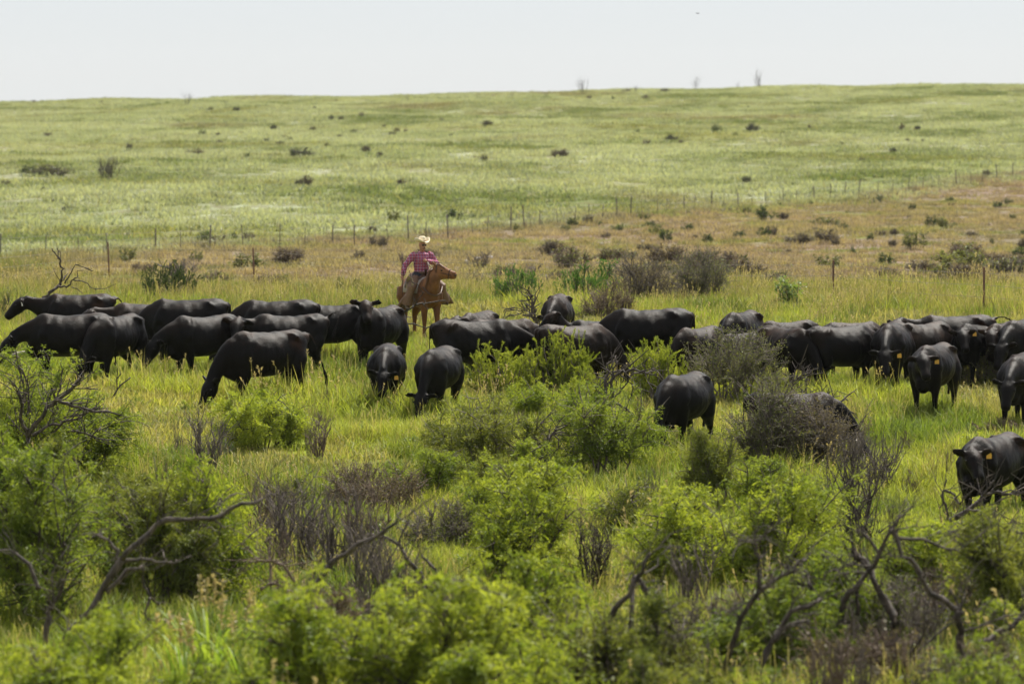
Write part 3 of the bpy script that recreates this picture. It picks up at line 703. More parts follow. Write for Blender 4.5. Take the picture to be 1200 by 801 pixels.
horse_and_rider()

# ------------------------------------------------------------------ shrubs
def norm(a): return a / np.maximum(np.linalg.norm(a, axis=-1, keepdims=True), 1e-9)

def tubes_np(paths, radii, sides=4):
    n, k, _ = paths.shape
    t = norm(np.gradient(paths, axis=1)); up = np.zeros_like(t); up[..., 0] = .6; up[..., 1] = .8
    u = norm(np.cross(t, up)); v = np.cross(t, u)
    a = np.arange(sides) * 2 * math.pi / sides
    ring = paths[:, :, None, :] + radii[:, :, None, None] * (u[:, :, None, :] * np.cos(a)[None, None, :, None] + v[:, :, None, :] * np.sin(a)[None, None, :, None])
    V = ring.reshape(-1, 3); idx = np.arange(n * k * sides).reshape(n, k, sides); r = np.roll(idx, -1, axis=2)
    f = np.stack([idx[:, :-1], r[:, :-1], r[:, 1:], idx[:, 1:]], -1).reshape(-1, 4)
    return V, f

def tube_mesh(name, groups):
    Vs, Fs, b = [], [], 0
    for p, r, s in groups:
        v, f = tubes_np(p, r, s); Vs.append(v); Fs.append(f + b); b += len(v)
    v = np.concatenate(Vs); f = np.concatenate(Fs)
    me = bpy.data.meshes.new(name)
    me.vertices.add(len(v)); me.vertices.foreach_set('co', v.astype(np.float32).ravel())
    me.loops.add(f.size); me.loops.foreach_set('vertex_index', f.astype(np.int32).ravel())
    me.polygons.add(len(f)); me.polygons.foreach_set('loop_start', np.arange(0, f.size, 4, dtype=np.int32))
    me.update(calc_edges=True); me.shade_smooth(); return me

def qbez(p0, p1, p2, k):
    t = np.linspace(0, 1, k)[None, :, None]
    return p0[:, None] * (1-t)**2 + p1[:, None] * 2*t*(1-t) + p2[:, None] * t*t

def leaves(pos, d, length, width, rs, face=None):
    n = len(pos); d = norm(d)
    nr = norm(rs.normal(size=(n, 3)) + np.array([0, 0, .7])); b = norm(np.cross(d, nr))
    L = (length * rs.uniform(.7, 1.3, n))[:, None]; W = (width * rs.uniform(.7, 1.3, n))[:, None]
    dr = np.array([0, 0, -1.]) * L * .15
    return np.stack([pos, pos + d * L * .5 + b * W, pos + d * L + dr, pos + d * L * .5 - b * W], 1)

def fronds(base, d, rl, k, ll, lw, rs, droop=.5):
    n = len(base); d = norm(d); t = (np.arange(k) + .5) / k
    R = (rl * rs.uniform(.7, 1.3, n))[:, None]
    pos = base[:, None] + d[:, None] * (R[:, None] * t[None, :, None]) + np.array([0, 0, -1.]) * (R * droop)[:, None] * (t**2)[None, :, None]
    s = norm(np.cross(d, rs.normal(size=(n, 3)))); sg = np.where(np.arange(k) % 2, 1., -1.)
    ld = s[:, None] * sg[None, :, None] * .9 + d[:, None] * .55 + rs.normal(size=(n, k, 3)) * .25
    return leaves(pos.reshape(-1, 3), ld.reshape(-1, 3), ll, lw, rs)

def bush(seed, style, w, h, dens=1.0, leaf=1.0):
    rs = np.random.RandomState(seed); R = w / 2
    P = dict(mesquite=(10, 24, .36, .10), plume=(44, 7, .30, .05), brush=(26, 12, .40, .10), bare=(12, 8, .42, .22), leafy=(12, 8, .36, .07), clump=(12, 8, .35, .06), spray=(14, 9, .45, .2), sapling=(5, 5, .42, .1))[style]
    ns, nt, tl, br = P
    ns = max(3, int(ns * min(1.8, max(.5, math.sqrt(w / 1.6)))))
    az = rs.uniform(0, 2 * math.pi, ns); rr = np.sqrt(rs.uniform(.02, 1, ns))
    up = style in ('plume', 'bare', 'spray', 'sapling')
    base = np.stack([np.cos(az) * rr * R * (.55 if style in ('plume', 'clump', 'brush') else .22), np.sin(az) * rr * R * (.55 if style in ('plume', 'clump', 'brush') else .22), np.full(ns, -.08)], 1)
    ex = rr * R * (.85 if not up else .75)
    end = np.stack([np.cos(az) * ex, np.sin(az) * ex, h * np.sqrt(np.clip(1 - (rr * .86) ** 2, 0, 1)) * rs.uniform(.5, 1.08, ns)], 1)
    mid = base * .55 + end * .45; mid[:, :2] *= (.75 if not up else .9); mid[:, 2] = end[:, 2] * rs.uniform(.45, .7, ns); mid += rs.normal(size=mid.shape) * .05 * w
    k = 8; stems = qbez(base, mid, end, k); stems[:, 1:-1] += rs.normal(size=(ns, k - 2, 3)) * .018 * w
    sr = .014 * h / 1.2 + .007
    srad = np.linspace(1, .28, k)[None] * sr * rs.uniform(.6, 1.4, ns)[:, None]
    # twigs
    si = np.repeat(np.arange(ns), nt); n = len(si)
    ti = rs.uniform(.3 if style != 'plume' else .15, 1, n) * (k - 1); i0 = np.clip(ti.astype(int), 0, k - 2); ft = (ti - i0)[:, None]
    tb = stems[si, i0] * (1 - ft) + stems[si, i0 + 1] * ft
    out = norm(np.concatenate([tb[:, :2] + rs.normal(size=(n, 2)) * .35 * R, np.full((n, 1), .25 * h)], 1))
    dirv = norm(out * (.7 if not up else .25) + rs.normal(size=(n, 3)) * .45 + np.array([0, 0, .35 if not up else 1.0]))
    tlen = (tl * h * rs.uniform(.5, 1.15, n))[:, None]
    if style == 'mesquite':
        sh = rs.rand(n) < .10; tlen[sh] *= 1.7; dirv[sh] = norm(dirv[sh] + np.array([0, 0, .8]))
    te = tb + dirv * tlen
    lim = h * 1.12; te[:, 2] = np.where(te[:, 2] > lim, lim - (te[:, 2] - lim) * .3, te[:, 2]); te[:, 2] = np.maximum(te[:, 2], .05 * h)
    tm = (tb + te) / 2 + rs.normal(size=(n, 3)) * .05 * h
    if style in ('mesquite', 'leafy'): te[:, 2] -= .06 * h
    tw = qbez(tb, tm, te, 5)
    trad = np.linspace(1, .35, 5)[None] * (.0065 + .0025 * h) * rs.uniform(.6, 1.3, n)[:, None] * (1.0 if style != 'plume' else .6)
    groups = [(stems, srad, 5), (tw, trad, 3)]
    allp = tw
    if style in ('brush', 'bare', 'spray', 'sapling'):      # a second order of fine twigs
        m = n * (3 if style == 'brush' else 1 if style == 'sapling' else 3); ci = rs.randint(0, n, m); j = rs.randint(1, 4, m)
        cb = tw[ci, j]; cd = norm((te - tb)[ci] / np.maximum(tlen[ci], .01) + rs.normal(size=(m, 3)) * .5 + np.array([0, 0, .2]))
        cl = (tl * h * .55 * rs.uniform(.4, 1.1, m))[:, None]; ce = cb + cd * cl
        ce[:, 2] = np.clip(ce[:, 2], .03 * h, h * 1.12)
        c2 = qbez(cb, (cb + ce) / 2 + rs.normal(size=(m, 3)) * .03 * h, ce, 3)
        groups.append((c2, np.linspace(1, .4, 3)[None] * (.0042 + .0012 * h) * rs.uniform(.6, 1.2, m)[:, None], 3)); allp = np.concatenate([tw[:, :3], c2])
    wood = tube_mesh('branches', groups)
    # foliage
    area = w * h
    if style in ('bare', 'sapling'): return wood, None
    if style == 'mesquite':
        ll, lw, kk = .060 * leaf, .0078 * leaf, 10; nf = int(dens * 4.6 * area / (ll * lw * kk)); nf = min(nf, 2700)
        wt = rs.rand(len(tw)) ** 1.5 + .05; ti_ = rs.choice(len(tw), nf, p=wt / wt.sum()); j = rs.uniform(.1, 1, nf) * 4; j0 = np.clip(j.astype(int), 0, 3); f = (j - j0)[:, None]
        b = tw[ti_, j0] * (1 - f) + tw[ti_, j0 + 1] * f
        d = (tw[ti_, j0 + 1] - tw[ti_, j0]); d = norm(d) * .5 + rs.normal(size=(nf, 3)) * .6 + np.array([0, 0, .1])
        q = fronds(b, d, .15 * leaf ** .5, kk, ll, lw, rs, .6)
    elif style in ('plume', 'spray'):
        ll, lw = .075 * leaf, .0048 * leaf; m = min(int(dens * 4.2 * area / (ll * lw)), 30000); src = np.concatenate([tw, tw]) if style == 'plume' else tw
        ti_ = rs.randint(0, len(tw), m); j = rs.uniform(0, 1, m) ** .8 * 4; j0 = np.clip(j.astype(int), 0, 3); f = (j - j0)[:, None]
        b = tw[ti_, j0] * (1 - f) + tw[ti_, j0 + 1] * f
        d = norm(tw[ti_, j0 + 1] - tw[ti_, j0]) + rs.normal(size=(m, 3)) * .34 + np.array([0, 0, .25])
        q = leaves(b, d, ll, lw, rs)
    elif style == 'brush':
        ll, lw = .04 * leaf, .011 * leaf; m = min(int(dens * 1.5 * area / (ll * lw * 1.1)), 9000)
        ti_ = rs.randint(0, len(allp), m); j = rs.randint(0, allp.shape[1], m); b = allp[ti_, j] + rs.normal(size=(m, 3)) * .02
        q = leaves(b, rs.normal(size=(m, 3)) + np.array([0, 0, .4]), ll, lw, rs)
    else:
        ll, lw = (.085 if style == 'leafy' else .075) * leaf, (.026 if style == 'leafy' else .021) * leaf
        m = min(int(dens * 3.0 * area / (ll * lw * 1.1)), 12000)
        ti_ = rs.randint(0, len(tw), m); j = rs.uniform(.1, 1, m) * 4; j0 = np.clip(j.astype(int), 0, 3); f = (j - j0)[:, None]
        b = tw[ti_, j0] * (1 - f) + tw[ti_, j0 + 1] * f + rs.normal(size=(m, 3)) * .03 * h
        q = leaves(b, rs.normal(size=(m, 3)) + np.array([0, 0, .5]), ll, lw, rs)
    q[..., 2] = np.maximum(q[..., 2], .01)
    return wood, quadmesh('foliage', q)

_seed = [100]
def shrub(label, name, cat, style, cx, by, wpx, hpx, leafm, woodm='twig', dens=1.0, leaf=1.0, d=None, group=None):
    p = on_ground(cx, by) if d is None else Vector((d * (cx - 600) / F, d, 0))
    if d is not None: p.z = float(ground(p.x, p.y))
    s = pxm(p); _seed[0] += 1
    wood, fol = bush(_seed[0], style, wpx / s, hpx / s, dens, leaf)
    root = empty(name, p); tag(root, label, cat, group)
    obj('branches', wood, M[woodm], root)
    if fol is not None: obj('foliage', fol, M[leafm], root)
    return root

MQ, BR, PL, WD = 'mesquite_bush', 'thorn_bush', 'broom_shrub', 'weed'
SHRUBS = [
 ('green mesquite bush at the left edge under a forked dead branch', MQ, 'bush', 'mesquite', 40, 575, 190, 160, 'mesquite_bright', 'bark_dark', 2.0),
 ('tall mesquite bush at lower left behind a long curved dead branch', MQ, 'bush', 'mesquite', 62, 742, 230, 205, 'mesquite', 'bark_dark', 1.1),
 ('olive-green mesquite bush beside the long curved dead branch, lower left', MQ, 'bush', 'mesquite', 205, 720, 170, 165, 'mesquite_olive', 'bark_dark', 1.0),
 ('blurred bright mesquite crown in the bottom left corner', MQ, 'bush', 'mesquite', 85, 905, 330, 178, 'mesquite_bright', 'bark_dark', 1.2),
 ('blurred mesquite bush at the bottom, left of centre', MQ, 'bush', 'mesquite', 400, 880, 250, 205, 'mesquite_bright', 'bark_dark', 1.0),
 ('blurred mesquite bush at the bottom centre', MQ, 'bush', 'mesquite', 530, 880, 210, 195, 'mesquite_bright', 'bark_dark', .9),
 ('sparse mesquite bush at the bottom, right of centre', MQ, 'bush', 'mesquite', 680, 850, 190, 165, 'mesquite_olive', 'twig', .6),
 ('low round mesquite bush in front of the rusty-shouldered cow', MQ, 'bush', 'mesquite', 308, 528, 145, 72, 'mesquite_bright', 'bark_dark', 1.2),
 ('mesquite thicket left half, below the head-buried grazing cow', MQ, 'bush', 'mesquite', 570, 565, 190, 98, 'mesquite_olive', 'twig', .9),
 ('mesquite thicket right half, below the dead stump', MQ, 'bush', 'mesquite', 710, 566, 200, 112, 'mesquite', 'twig', 1.0),
 ('neat domed mesquite bush with dark stems at lower centre', MQ, 'bush', 'mesquite', 616, 702, 165, 155, 'mesquite_bright', 'bark_dark', 1.2),
 ('bushy mesquite at lower right of centre, left half of the clump', MQ, 'bush', 'mesquite', 795, 705, 160, 140, 'mesquite_bright', 'bark_dark', 1.0),
 ('bushy mesquite at lower right behind crossing dead trunks', MQ, 'bush', 'mesquite', 905, 712, 190, 160, 'mesquite_bright', 'bark_dark', 1.1),
 ('mesquite bush on the right beneath the foreground cow', MQ, 'bush', 'mesquite', 1085, 735, 130, 115, 'mesquite_bright', 'bark_dark', .9),
 ('mesquite bush at the lower right edge', MQ, 'bush', 'mesquite', 1180, 770, 150, 165, 'mesquite_olive', 'bark_dark', .8),
 ('bright broom shrub with upright plumes below the long side-on cow', PL, 'shrub', 'plume', 592, 468, 120, 60, 'plume', 'twig', 1.0),
 ('tall broom shrub with plumes just under the half-sunk cow', PL, 'shrub', 'plume', 655, 464, 95, 72, 'plume', 'twig', 1.0),
 ('small broom shrub between the two broom plume clumps and the stump', PL, 'shrub', 'plume', 690, 490, 80, 58, 'plume', 'twig', .8),
 ('broom shrub left of the lone round cow', PL, 'shrub', 'plume', 770, 472, 95, 68, 'plume', 'twig', 1.0),
 ('leafy bush at the foot of the broom shrubs', MQ, 'bush', 'mesquite', 645, 500, 120, 58, 'mesquite_bright', 'twig', .9),
 ('grey-brown thorn bush with green top in front of the sunlit-rump cow', BR, 'bush', 'brush', 862, 470, 118, 78, 'olive', 'twig', 1.0),
 ('grey thorn bush partly hiding the rusty-shouldered hidden cow', BR, 'bush', 'brush', 908, 560, 100, 108, 'olive', 'twig', 1.2),
 ('olive thorn bush at the right end of the hidden cow', BR, 'bush', 'brush', 970, 562, 90, 88, 'dull', 'twig', 1.2),
 ('dark brown low thorn brush at centre left of the meadow', BR, 'bush', 'brush', 438, 610, 150, 66, 'dull', 'twig_brown', .8),
 ('leafy green bush among the right group of cows', MQ, 'bush', 'leafy', 1128, 432, 50, 44, 'weed', 'twig', .7),
 ('grey-green brush under the leafy bush of the right group', BR, 'bush', 'brush', 1148, 452, 72, 46, 'olive', 'twig', 1.0),
 ('grey brushy tangle low at the bottom right', BR, 'bush', 'brush', 1010, 830, 170, 105, 'dull', 'twig_brown', .5),
 ('grey brushy tangle below the bent dead branches, bottom right', BR, 'bush', 'brush', 820, 815, 150, 110, 'dull', 'twig', .3),
 ('bare twiggy shrub behind the lower left mesquite', BR, 'bush', 'bare', 345, 690, 105, 130, None, 'twig'),
 ('thin bare shrub in the bright grass left of centre', BR, 'bush', 'bare', 240, 565, 75, 80, None, 'twig'),
 ('bare shrub of dark upright twigs below the foreground cow', BR, 'bush', 'bare', 1003, 660, 125, 140, None, 'bark_dark'),
 ('tangle of grey bare twigs at the lower right edge', BR, 'bush', 'bare', 1158, 735, 120, 135, None, 'twig'),
 ('sparse bare twigs right of the domed mesquite', BR, 'bush', 'bare', 695, 700, 75, 110, None, 'bark_dark'),
 ('bare grey twigs between the fallen branches at lower left centre', BR, 'bush', 'bare', 450, 710, 110, 80, None, 'twig'),
 ('dry twiggy shrub beside the low round mesquite bush', BR, 'bush', 'bare', 375, 540, 45, 50, None, 'twig_brown'),
 ('grey dry twigs rising at the bottom, right of centre', BR, 'bush', 'bare', 925, 800, 120, 110, None, 'twig'),
 ('bare upright twigs against bright grass, right of the grey thorn bush', BR, 'bush', 'bare', 1030, 585, 70, 75, None, 'twig'),
 ('vivid green low dome bush behind the lone camera-facing cow', MQ, 'bush', 'plume', 683, 362, 76, 50, 'vivid', 'twig', 1.0),
 ('green sprawling bush just right of the rider', MQ, 'bush', 'plume', 606, 362, 76, 48, 'vivid', 'twig', .7),
 ('small upright leafy bush by the vivid green dome', MQ, 'bush', 'leafy', 711, 356, 28, 48, 'vivid', 'twig', 1.0),
 ('grey-brown brush behind the biggest cow', BR, 'bush', 'brush', 755, 362, 80, 62, 'dull', 'twig', .7),
 ('tall grey brush between the biggest cow and the brown slope', BR, 'bush', 'brush', 818, 358, 72, 64, 'olive', 'twig', .8),
 ('dry tan brush left of the biggest cow', BR, 'bush', 'brush', 712, 380, 66, 46, 'dull', 'twig_brown', .8),
 ('bright yellow-green leafy bush right of the tall grey brush', MQ, 'bush', 'leafy', 925, 364, 40, 38, 'weed', 'twig', 1.0),
 ('green bush above the large side-on cow on the left', MQ, 'bush', 'plume', 200, 356, 96, 46, 'deep', 'twig', .6),
 ('grassy green bush at the far left edge', MQ, 'bush', 'plume', 10, 385, 50, 42, 'olive', 'twig', .7),
 ('bush above the curled-tail cow', MQ, 'bush', 'plume', 405, 358, 60, 30, 'olive', 'twig', .6),
 ('green weedy bush under the right-edge cows', MQ, 'bush', 'leafy', 1135, 535, 60, 30, 'mesquite_bright', 'twig', .6),
 ('dark low brush patch above the foreground cow', BR, 'bush', 'brush', 1165, 512, 80, 22, 'dull', 'twig_brown', .8),
 ('rounded mesquite bush at the left edge, right of the forked dead branch', MQ, 'bush', 'mesquite', 100, 560, 110, 105, 'mesquite', 'bark_dark', 1.5),
 ('olive mesquite bush behind the tall one at the left', MQ, 'bush', 'mesquite', 165, 655, 130, 95, 'mesquite_olive', 'bark_dark', 1.0),
 ('blurred mesquite bush at the very bottom, under the broad grass blades', MQ, 'bush', 'mesquite', 262, 900, 190, 120, 'mesquite', 'bark_dark', 1.0),
 ('wide blurred mesquite at the bottom centre right', MQ, 'bush', 'mesquite', 610, 900, 210, 165, 'mesquite_bright', 'bark_dark', 1.0),
 ('low blurred green bush beneath the slanting dead branch', MQ, 'bush', 'mesquite', 770, 900, 190, 125, 'mesquite_olive', 'bark_dark', .9),
 ('low green bush under the bent dead sapling', MQ, 'bush', 'mesquite', 870, 900, 170, 120, 'mesquite', 'twig', .7),
 ('pale green bush at the bottom right corner', MQ, 'bush', 'mesquite', 1165, 890, 190, 130, 'mesquite', 'twig', .9),
 ('mesquite bush in the middle of the crossed dead trunks', MQ, 'bush', 'mesquite', 985, 775, 130, 125, 'mesquite', 'bark_dark', .8),
 ('small mesquite bush above the domed one at lower centre', MQ, 'bush', 'mesquite', 505, 590, 110, 60, 'mesquite', 'twig', .8),
 ('yellowish mesquite bush right of the domed one', MQ, 'bush', 'mesquite', 735, 640, 110, 75, 'mesquite_olive', 'twig', .8),
 ('low bright bush in front of the hidden cow', MQ, 'bush', 'mesquite', 905, 610, 120, 60, 'mesquite_bright', 'twig', .9),
 ('low grey-green brush left of the domed mesquite', BR, 'bush', 'brush', 520, 650, 100, 60, 'olive', 'twig', .7),
 ('low mesquite left of the dark thorn brush', MQ, 'bush', 'mesquite', 330, 610, 100, 50, 'mesquite_olive', 'twig', .7),
 ('grey dry brush below the domed mesquite', BR, 'bush', 'brush', 600, 760, 190, 70, 'dull', 'twig', .6),
 ('bushy growth along the lower right edge below the cow', MQ, 'bush', 'mesquite', 1185, 700, 100, 75, 'mesquite_bright', 'twig', .8),
 ('grey-green brush between the two lower right mesquites', BR, 'bush', 'brush', 1040, 775, 120, 90, 'olive', 'twig', .7),
 ('dry grey brush at the bottom under the rising dead trunk', BR, 'bush', 'brush', 385, 770, 130, 80, 'dull', 'twig_brown', .5),
]
for s_ in SHRUBS:
    label, name, cat, style, cx, by, w_, h_, lm, wm = s_[:10]
    shrub(label, name, cat, style, cx, by, w_, h_, lm, wm, s_[10] if len(s_) > 10 else 1.0, 1.2 if by > 790 else 1.0 if by > 680 else .95)

# the many small shrubs of the slope: a few built shapes, each copied and placed
VAR = {k: [bush(900 + 10 * j + i, st, 1.0, .62, dn, lf) for i in range(4)] for j, (k, st, dn, lf) in enumerate((('clump', 'clump', .55, 1.1), ('brush', 'brush', .9, 1.7), ('bare', 'bare', 1, 1), ('leafy', 'leafy', .6, 1.0)))}

LANDMARKS = [(20, 'the left frame edge'), (70, 'the dead tree at far left'), (139, 'the cow beside the left bush'), (220, 'the large side-on cow'), (310, 'the rusty-shouldered cow'), (395, 'the curled-tail cow'), (447, 'the alert cow'),
 (495, 'the rider'), (557, 'the long side-on cow'), (653, 'the lone camera-facing cow'), (715, 'the dead stump'), (760, 'the biggest cow'), (805, 'the lone round cow'), (862, 'the grey thorn bush'), (918, 'the striped-looking cow'), (985, 'the square-rumped cow'), (1045, 'the stocky tagged cow'), (1096, 'the nearest right-group cow'), (1150, 'the foreground cow'), (1195, 'the right frame edge')]
PENDING = {}
def relabel():
    ords = ['first', 'second', 'third', 'fourth', 'fifth', 'sixth', 'seventh', 'eighth', 'ninth', 'tenth', 'eleventh', 'twelfth', 'thirteenth', 'fourteenth']
    for base, items in PENDING.items():
        items.sort(key=lambda t: t[0])
        for i, (x, o) in enumerate(items):
            o['label'] = base if len(items) == 1 else base + ', ' + ords[min(i, 13)] + ' from left'
def queue(o, px, words):
    lm = min(LANDMARKS, key=lambda l: abs(l[0] - px))[1]
    PENDING.setdefault(words + ' ' + lm, []).append((px, o))
LOOK = {'mesquite': 'green', 'mesquite_olive': 'dull olive', 'deep': 'dark green', 'olive': 'olive', 'dull': 'grey-brown', 'weed': 'pale green', 'mesquite_bright': 'bright green', 'bare': 'leafless'}

def small_shrub(kind, cx, by, wpx, hpx, leafm, label, group, name='shrub', woodm='twig', rnd=random):
    p = on_ground(cx, by); s = pxm(p); wood, fol = VAR[kind][rnd.randrange(4)]
    root = empty(name, p, rnd.uniform(0, 6.28), (wpx / s, wpx / s, hpx / s / .62)); tag(root, label, 'shrub', group); queue(root, cx, LOOK['bare' if kind == 'bare' else leafm] + ' ' + label)
    o = bpy.data.objects.new('branches', wood); link(o, root)
    if not wood.materials: wood.materials.append(M['twig'])
    o.material_slots[0].link = 'OBJECT'; o.material_slots[0].material = M[woodm]
    if fol is not None:
        if not fol.materials: fol.materials.append(M['deep'])
        o = bpy.data.objects.new('foliage', fol); link(o, root); o.material_slots[0].link = 'OBJECT'; o.material_slots[0].material = M[leafm]

rb = random.Random(77)
SLOPE = [(725, 272, 22, 10, 'deep'), (760, 268, 22, 9, 'deep'), (782, 284, 24, 17, 'deep'), (805, 271, 18, 9, 'deep'), (828, 286, 18, 13, 'deep'), (865, 279, 22, 9, 'deep'),
 (895, 279, 18, 14, 'deep'), (899, 260, 34, 18, 'deep'), (967, 265, 36, 12, 'olive'), (987, 270, 18, 10, 'deep'), (937, 286, 38, 13, 'dull'), (967, 285, 36, 15, 'dull'), (1002, 301, 15, 12, 'deep'),
 (1040, 313, 28, 16, 'deep'), (1072, 293, 36, 24, 'olive'), (1130, 297, 40, 14, 'olive'), (1092, 267, 22, 14, 'deep'), (1110, 268, 34, 14, 'olive'), (1193, 301, 24, 12, 'deep'), (877, 251, 18, 9, 'olive'), (672, 266, 18, 12, 'deep'),
 (870, 315, 18, 18, 'deep'), (240, 287, 22, 19, 'deep'), (257, 289, 30, 12, 'dull'), (275, 283, 16, 11, 'deep'), (291, 283, 22, 9, 'dull'), (460, 261, 22, 16, 'olive'), (537, 258, 42, 14, 'deep'), (145, 307, 36, 17, 'olive'), (230, 307, 20, 14, 'olive'),
 (1045, 290, 14, 9, 'dull'), (1020, 282, 12, 9, 'deep'), (1164, 288, 10, 9, 'deep'), (440, 290, 28, 14, 'dull'), (645, 302, 40, 20, 'dull'), (575, 268, 24, 9, 'dull'), (755, 297, 26, 12, 'dull'), (690, 262, 14, 9, 'dull')]
for x, y, w_, h_, m_ in SLOPE:
    small_shrub('brush' if m_ == 'dull' else 'clump', x, y, w_, h_, m_, 'brown-slope shrub behind', 'shrubs dotted on the brown slope', rnd=rb)
PASTURE = [(840, 155, 16, 10), (882, 155, 18, 11), (787, 166, 16, 9), (656, 187, 28, 12), (755, 170, 18, 6), (875, 214, 12, 8), (1157, 208, 14, 9), (1075, 153, 8, 6), (60, 207, 56, 14), (38, 206, 34, 12), (352, 185, 36, 11), (228, 182, 28, 9),
 (320, 153, 9, 7), (277, 131, 10, 6), (247, 131, 7, 6), (570, 148, 16, 7), (400, 141, 8, 5), (152, 176, 10, 8), (55, 160, 12, 5), (287, 185, 14, 6), (5, 219, 14, 8), (430, 180, 14, 9), (358, 219, 18, 12), (470, 218, 14, 9), (1010, 190, 10, 5), (690, 116, 8, 4), (735, 108, 12, 4), (950, 151, 9, 5), (40, 121, 9, 4), (120, 122, 8, 4), (780, 108, 14, 4)]
for k in range(60):
    x, y = rb.uniform(300, 1230), rb.uniform(235, 312)
    if y < 300 - (x - 0) * .072: continue
    w_ = rb.uniform(7, 20); SL2 = rb.choice(('deep', 'olive', 'dull', 'dull'))
    small_shrub('brush' if SL2 == 'dull' else 'clump', x, y, w_, w_ * rb.uniform(.35, .7), SL2, 'low brown-slope scrub behind', 'shrubs dotted on the brown slope', rnd=rb)
CL = [(rb.uniform(-20, 1220), rb.uniform(112, 270)) for _ in range(13)]
for k in range(74):
    cx_, cy_ = rb.choice(CL); y = min(288, max(112, cy_ + rb.gauss(0, 7))); x = cx_ + rb.gauss(0, 55)
    if y > 285 - x * .075: continue
    w_ = rb.uniform(3, 9) * (.6 + y / 250); PASTURE.append((x, y, w_, w_ * rb.uniform(.4, .8)))
for x, y, w_, h_ in PASTURE:
    small_shrub(rb.choice(('brush', 'brush', 'clump')), x, y, w_, h_, rb.choice(('dull', 'olive', 'deep')), 'far-pasture shrub above', 'shrubs on the far pasture', rnd=rb)
r_ = empty('dead_shrub', on_ground(127, 211)); s_ = pxm(r_.location); tag(r_, 'large dark dead shrub alone on the far pasture at left', 'shrub')
obj('branches', bush(501, 'spray', 44 / s_, 26 / s_)[0], M['bark_dark'], r_)
for k in range(78):      # brushy belt between the herd and the brown slope
    x = rb.uniform(-40, 1240); y = rb.uniform(306, 352)
    if x < 470 and rb.random() < .6: x = rb.uniform(560, 1230)
    if 455 < x < 560 and y > 318: continue
    sz = rb.uniform(.7, 1.25)
    kd, m_ = rb.choice((('brush', 'dull'), ('brush', 'olive'), ('brush', 'dull'), ('clump', 'olive'), ('leafy', 'olive'), ('bare', 'dull')))
    small_shrub(kd, x, y, 46 * sz, 17 * sz * rb.uniform(.7, 1.3), m_, 'brush clump just behind', 'brush belt behind the herd', woodm=rb.choice(('twig', 'twig_brown')), rnd=rb)
for k in range(70):      # pale leafy weeds in the meadow
    x = rb.uniform(20, 1190); y = rb.uniform(470, 720)
    small_shrub('leafy', x, y, rb.uniform(14, 30) * y / 520, rb.uniform(13, 22) * y / 520, rb.choice(('weed', 'weed', 'mesquite_bright')), 'leafy meadow weed below', 'weeds in the meadow', name='weed', rnd=rb)
for k in range(26):
    x = rb.uniform(20, 1190); y = rb.uniform(470, 700)
    small_shrub('bare', x, y, rb.uniform(16, 34) * y / 520, rb.uniform(22, 40) * y / 520, 'dull', 'twig shrub below', 'leafless twig shrubs in the meadow', name='twig_shrub', woodm=rb.choice(('twig', 'twig_brown')), rnd=rb)
for x, y, h_ in ((218, 124, 13), (684, 111, 16), (815, 106, 12), (890, 103, 15), (600, 117, 7), (640, 115, 5), (265, 125, 5), (745, 109, 7), (1035, 100, 6), (865, 104, 6), (478, 120, 7), (395, 121, 6)):
    p = on_ground(x, y); s_ = pxm(p); t_ = empty('dead_tree', p); tag(t_, 'tiny bare dead tree on the ridge skyline', 'tree', 'dead trees on the skyline'); queue(t_, x, 'tiny bare tree on the skyline, above')
    _seed[0] += 1; obj('branches', bush(_seed[0], 'sapling', h_ * 1.5 / s_, h_ * 1.5 / s_)[0], M['bark_dark'], t_)

VAR['mesq'] = [bush(960 + i, 'mesquite', 1.15, .95, 1.0, .85) for i in range(5)]
def fill(kind, n, xs, ys, ws, hr, mats, label, group, name, wood):
    for _ in range(n):
        x, y = rb.uniform(*xs), rb.uniform(*ys); w_ = rb.uniform(*ws)
        small_shrub(kind, x, y, w_, w_ * rb.uniform(*hr), rb.choice(mats), label, group, name=name, woodm=rb.choice(wood), rnd=rb)
MM = ('mesquite', 'mesquite_bright', 'mesquite_olive')
fill('mesq', 8, (560, 960), (580, 700), (60, 105), (.6, .9), MM, 'low feathery bush below', 'low feathery bushes', 'mesquite_bush', ('twig', 'bark_dark'))
fill('mesq', 6, (-20, 300), (620, 720), (70, 120), (.7, 1.0), MM, 'low feathery bush below', 'low feathery bushes', 'mesquite_bush', ('twig', 'bark_dark'))
fill('mesq', 6, (520, 1000), (790, 860), (90, 150), (.5, .75), MM, 'foreground feathery bush below', 'foreground feathery bushes', 'mesquite_bush', ('twig', 'bark_dark'))
fill('mesq', 5, (1000, 1210), (740, 800), (80, 120), (.45, .7), MM, 'lower-right feathery bush below', 'lower-right feathery bushes', 'mesquite_bush', ('twig', 'bark_dark'))
fill('bare', 13, (760, 1230), (730, 870), (80, 130), (.7, 1.2), MM, 'foreground twig tangle below', 'foreground twig tangles', 'twig_shrub', ('twig', 'twig_brown'))
fill('bare', 8, (280, 700), (640, 760), (60, 110), (.7, 1.2), MM, 'lower twig tangle below', 'lower twig tangles', 'twig_shrub', ('twig', 'twig_brown', 'bark_dark'))
fill('brush', 11, (640, 1220), (750, 860), (90, 150), (.4, .7), ('dull', 'olive'), 'foreground grey brush below', 'foreground grey brush', 'thorn_bush', ('twig', 'twig_brown'))
relabel()

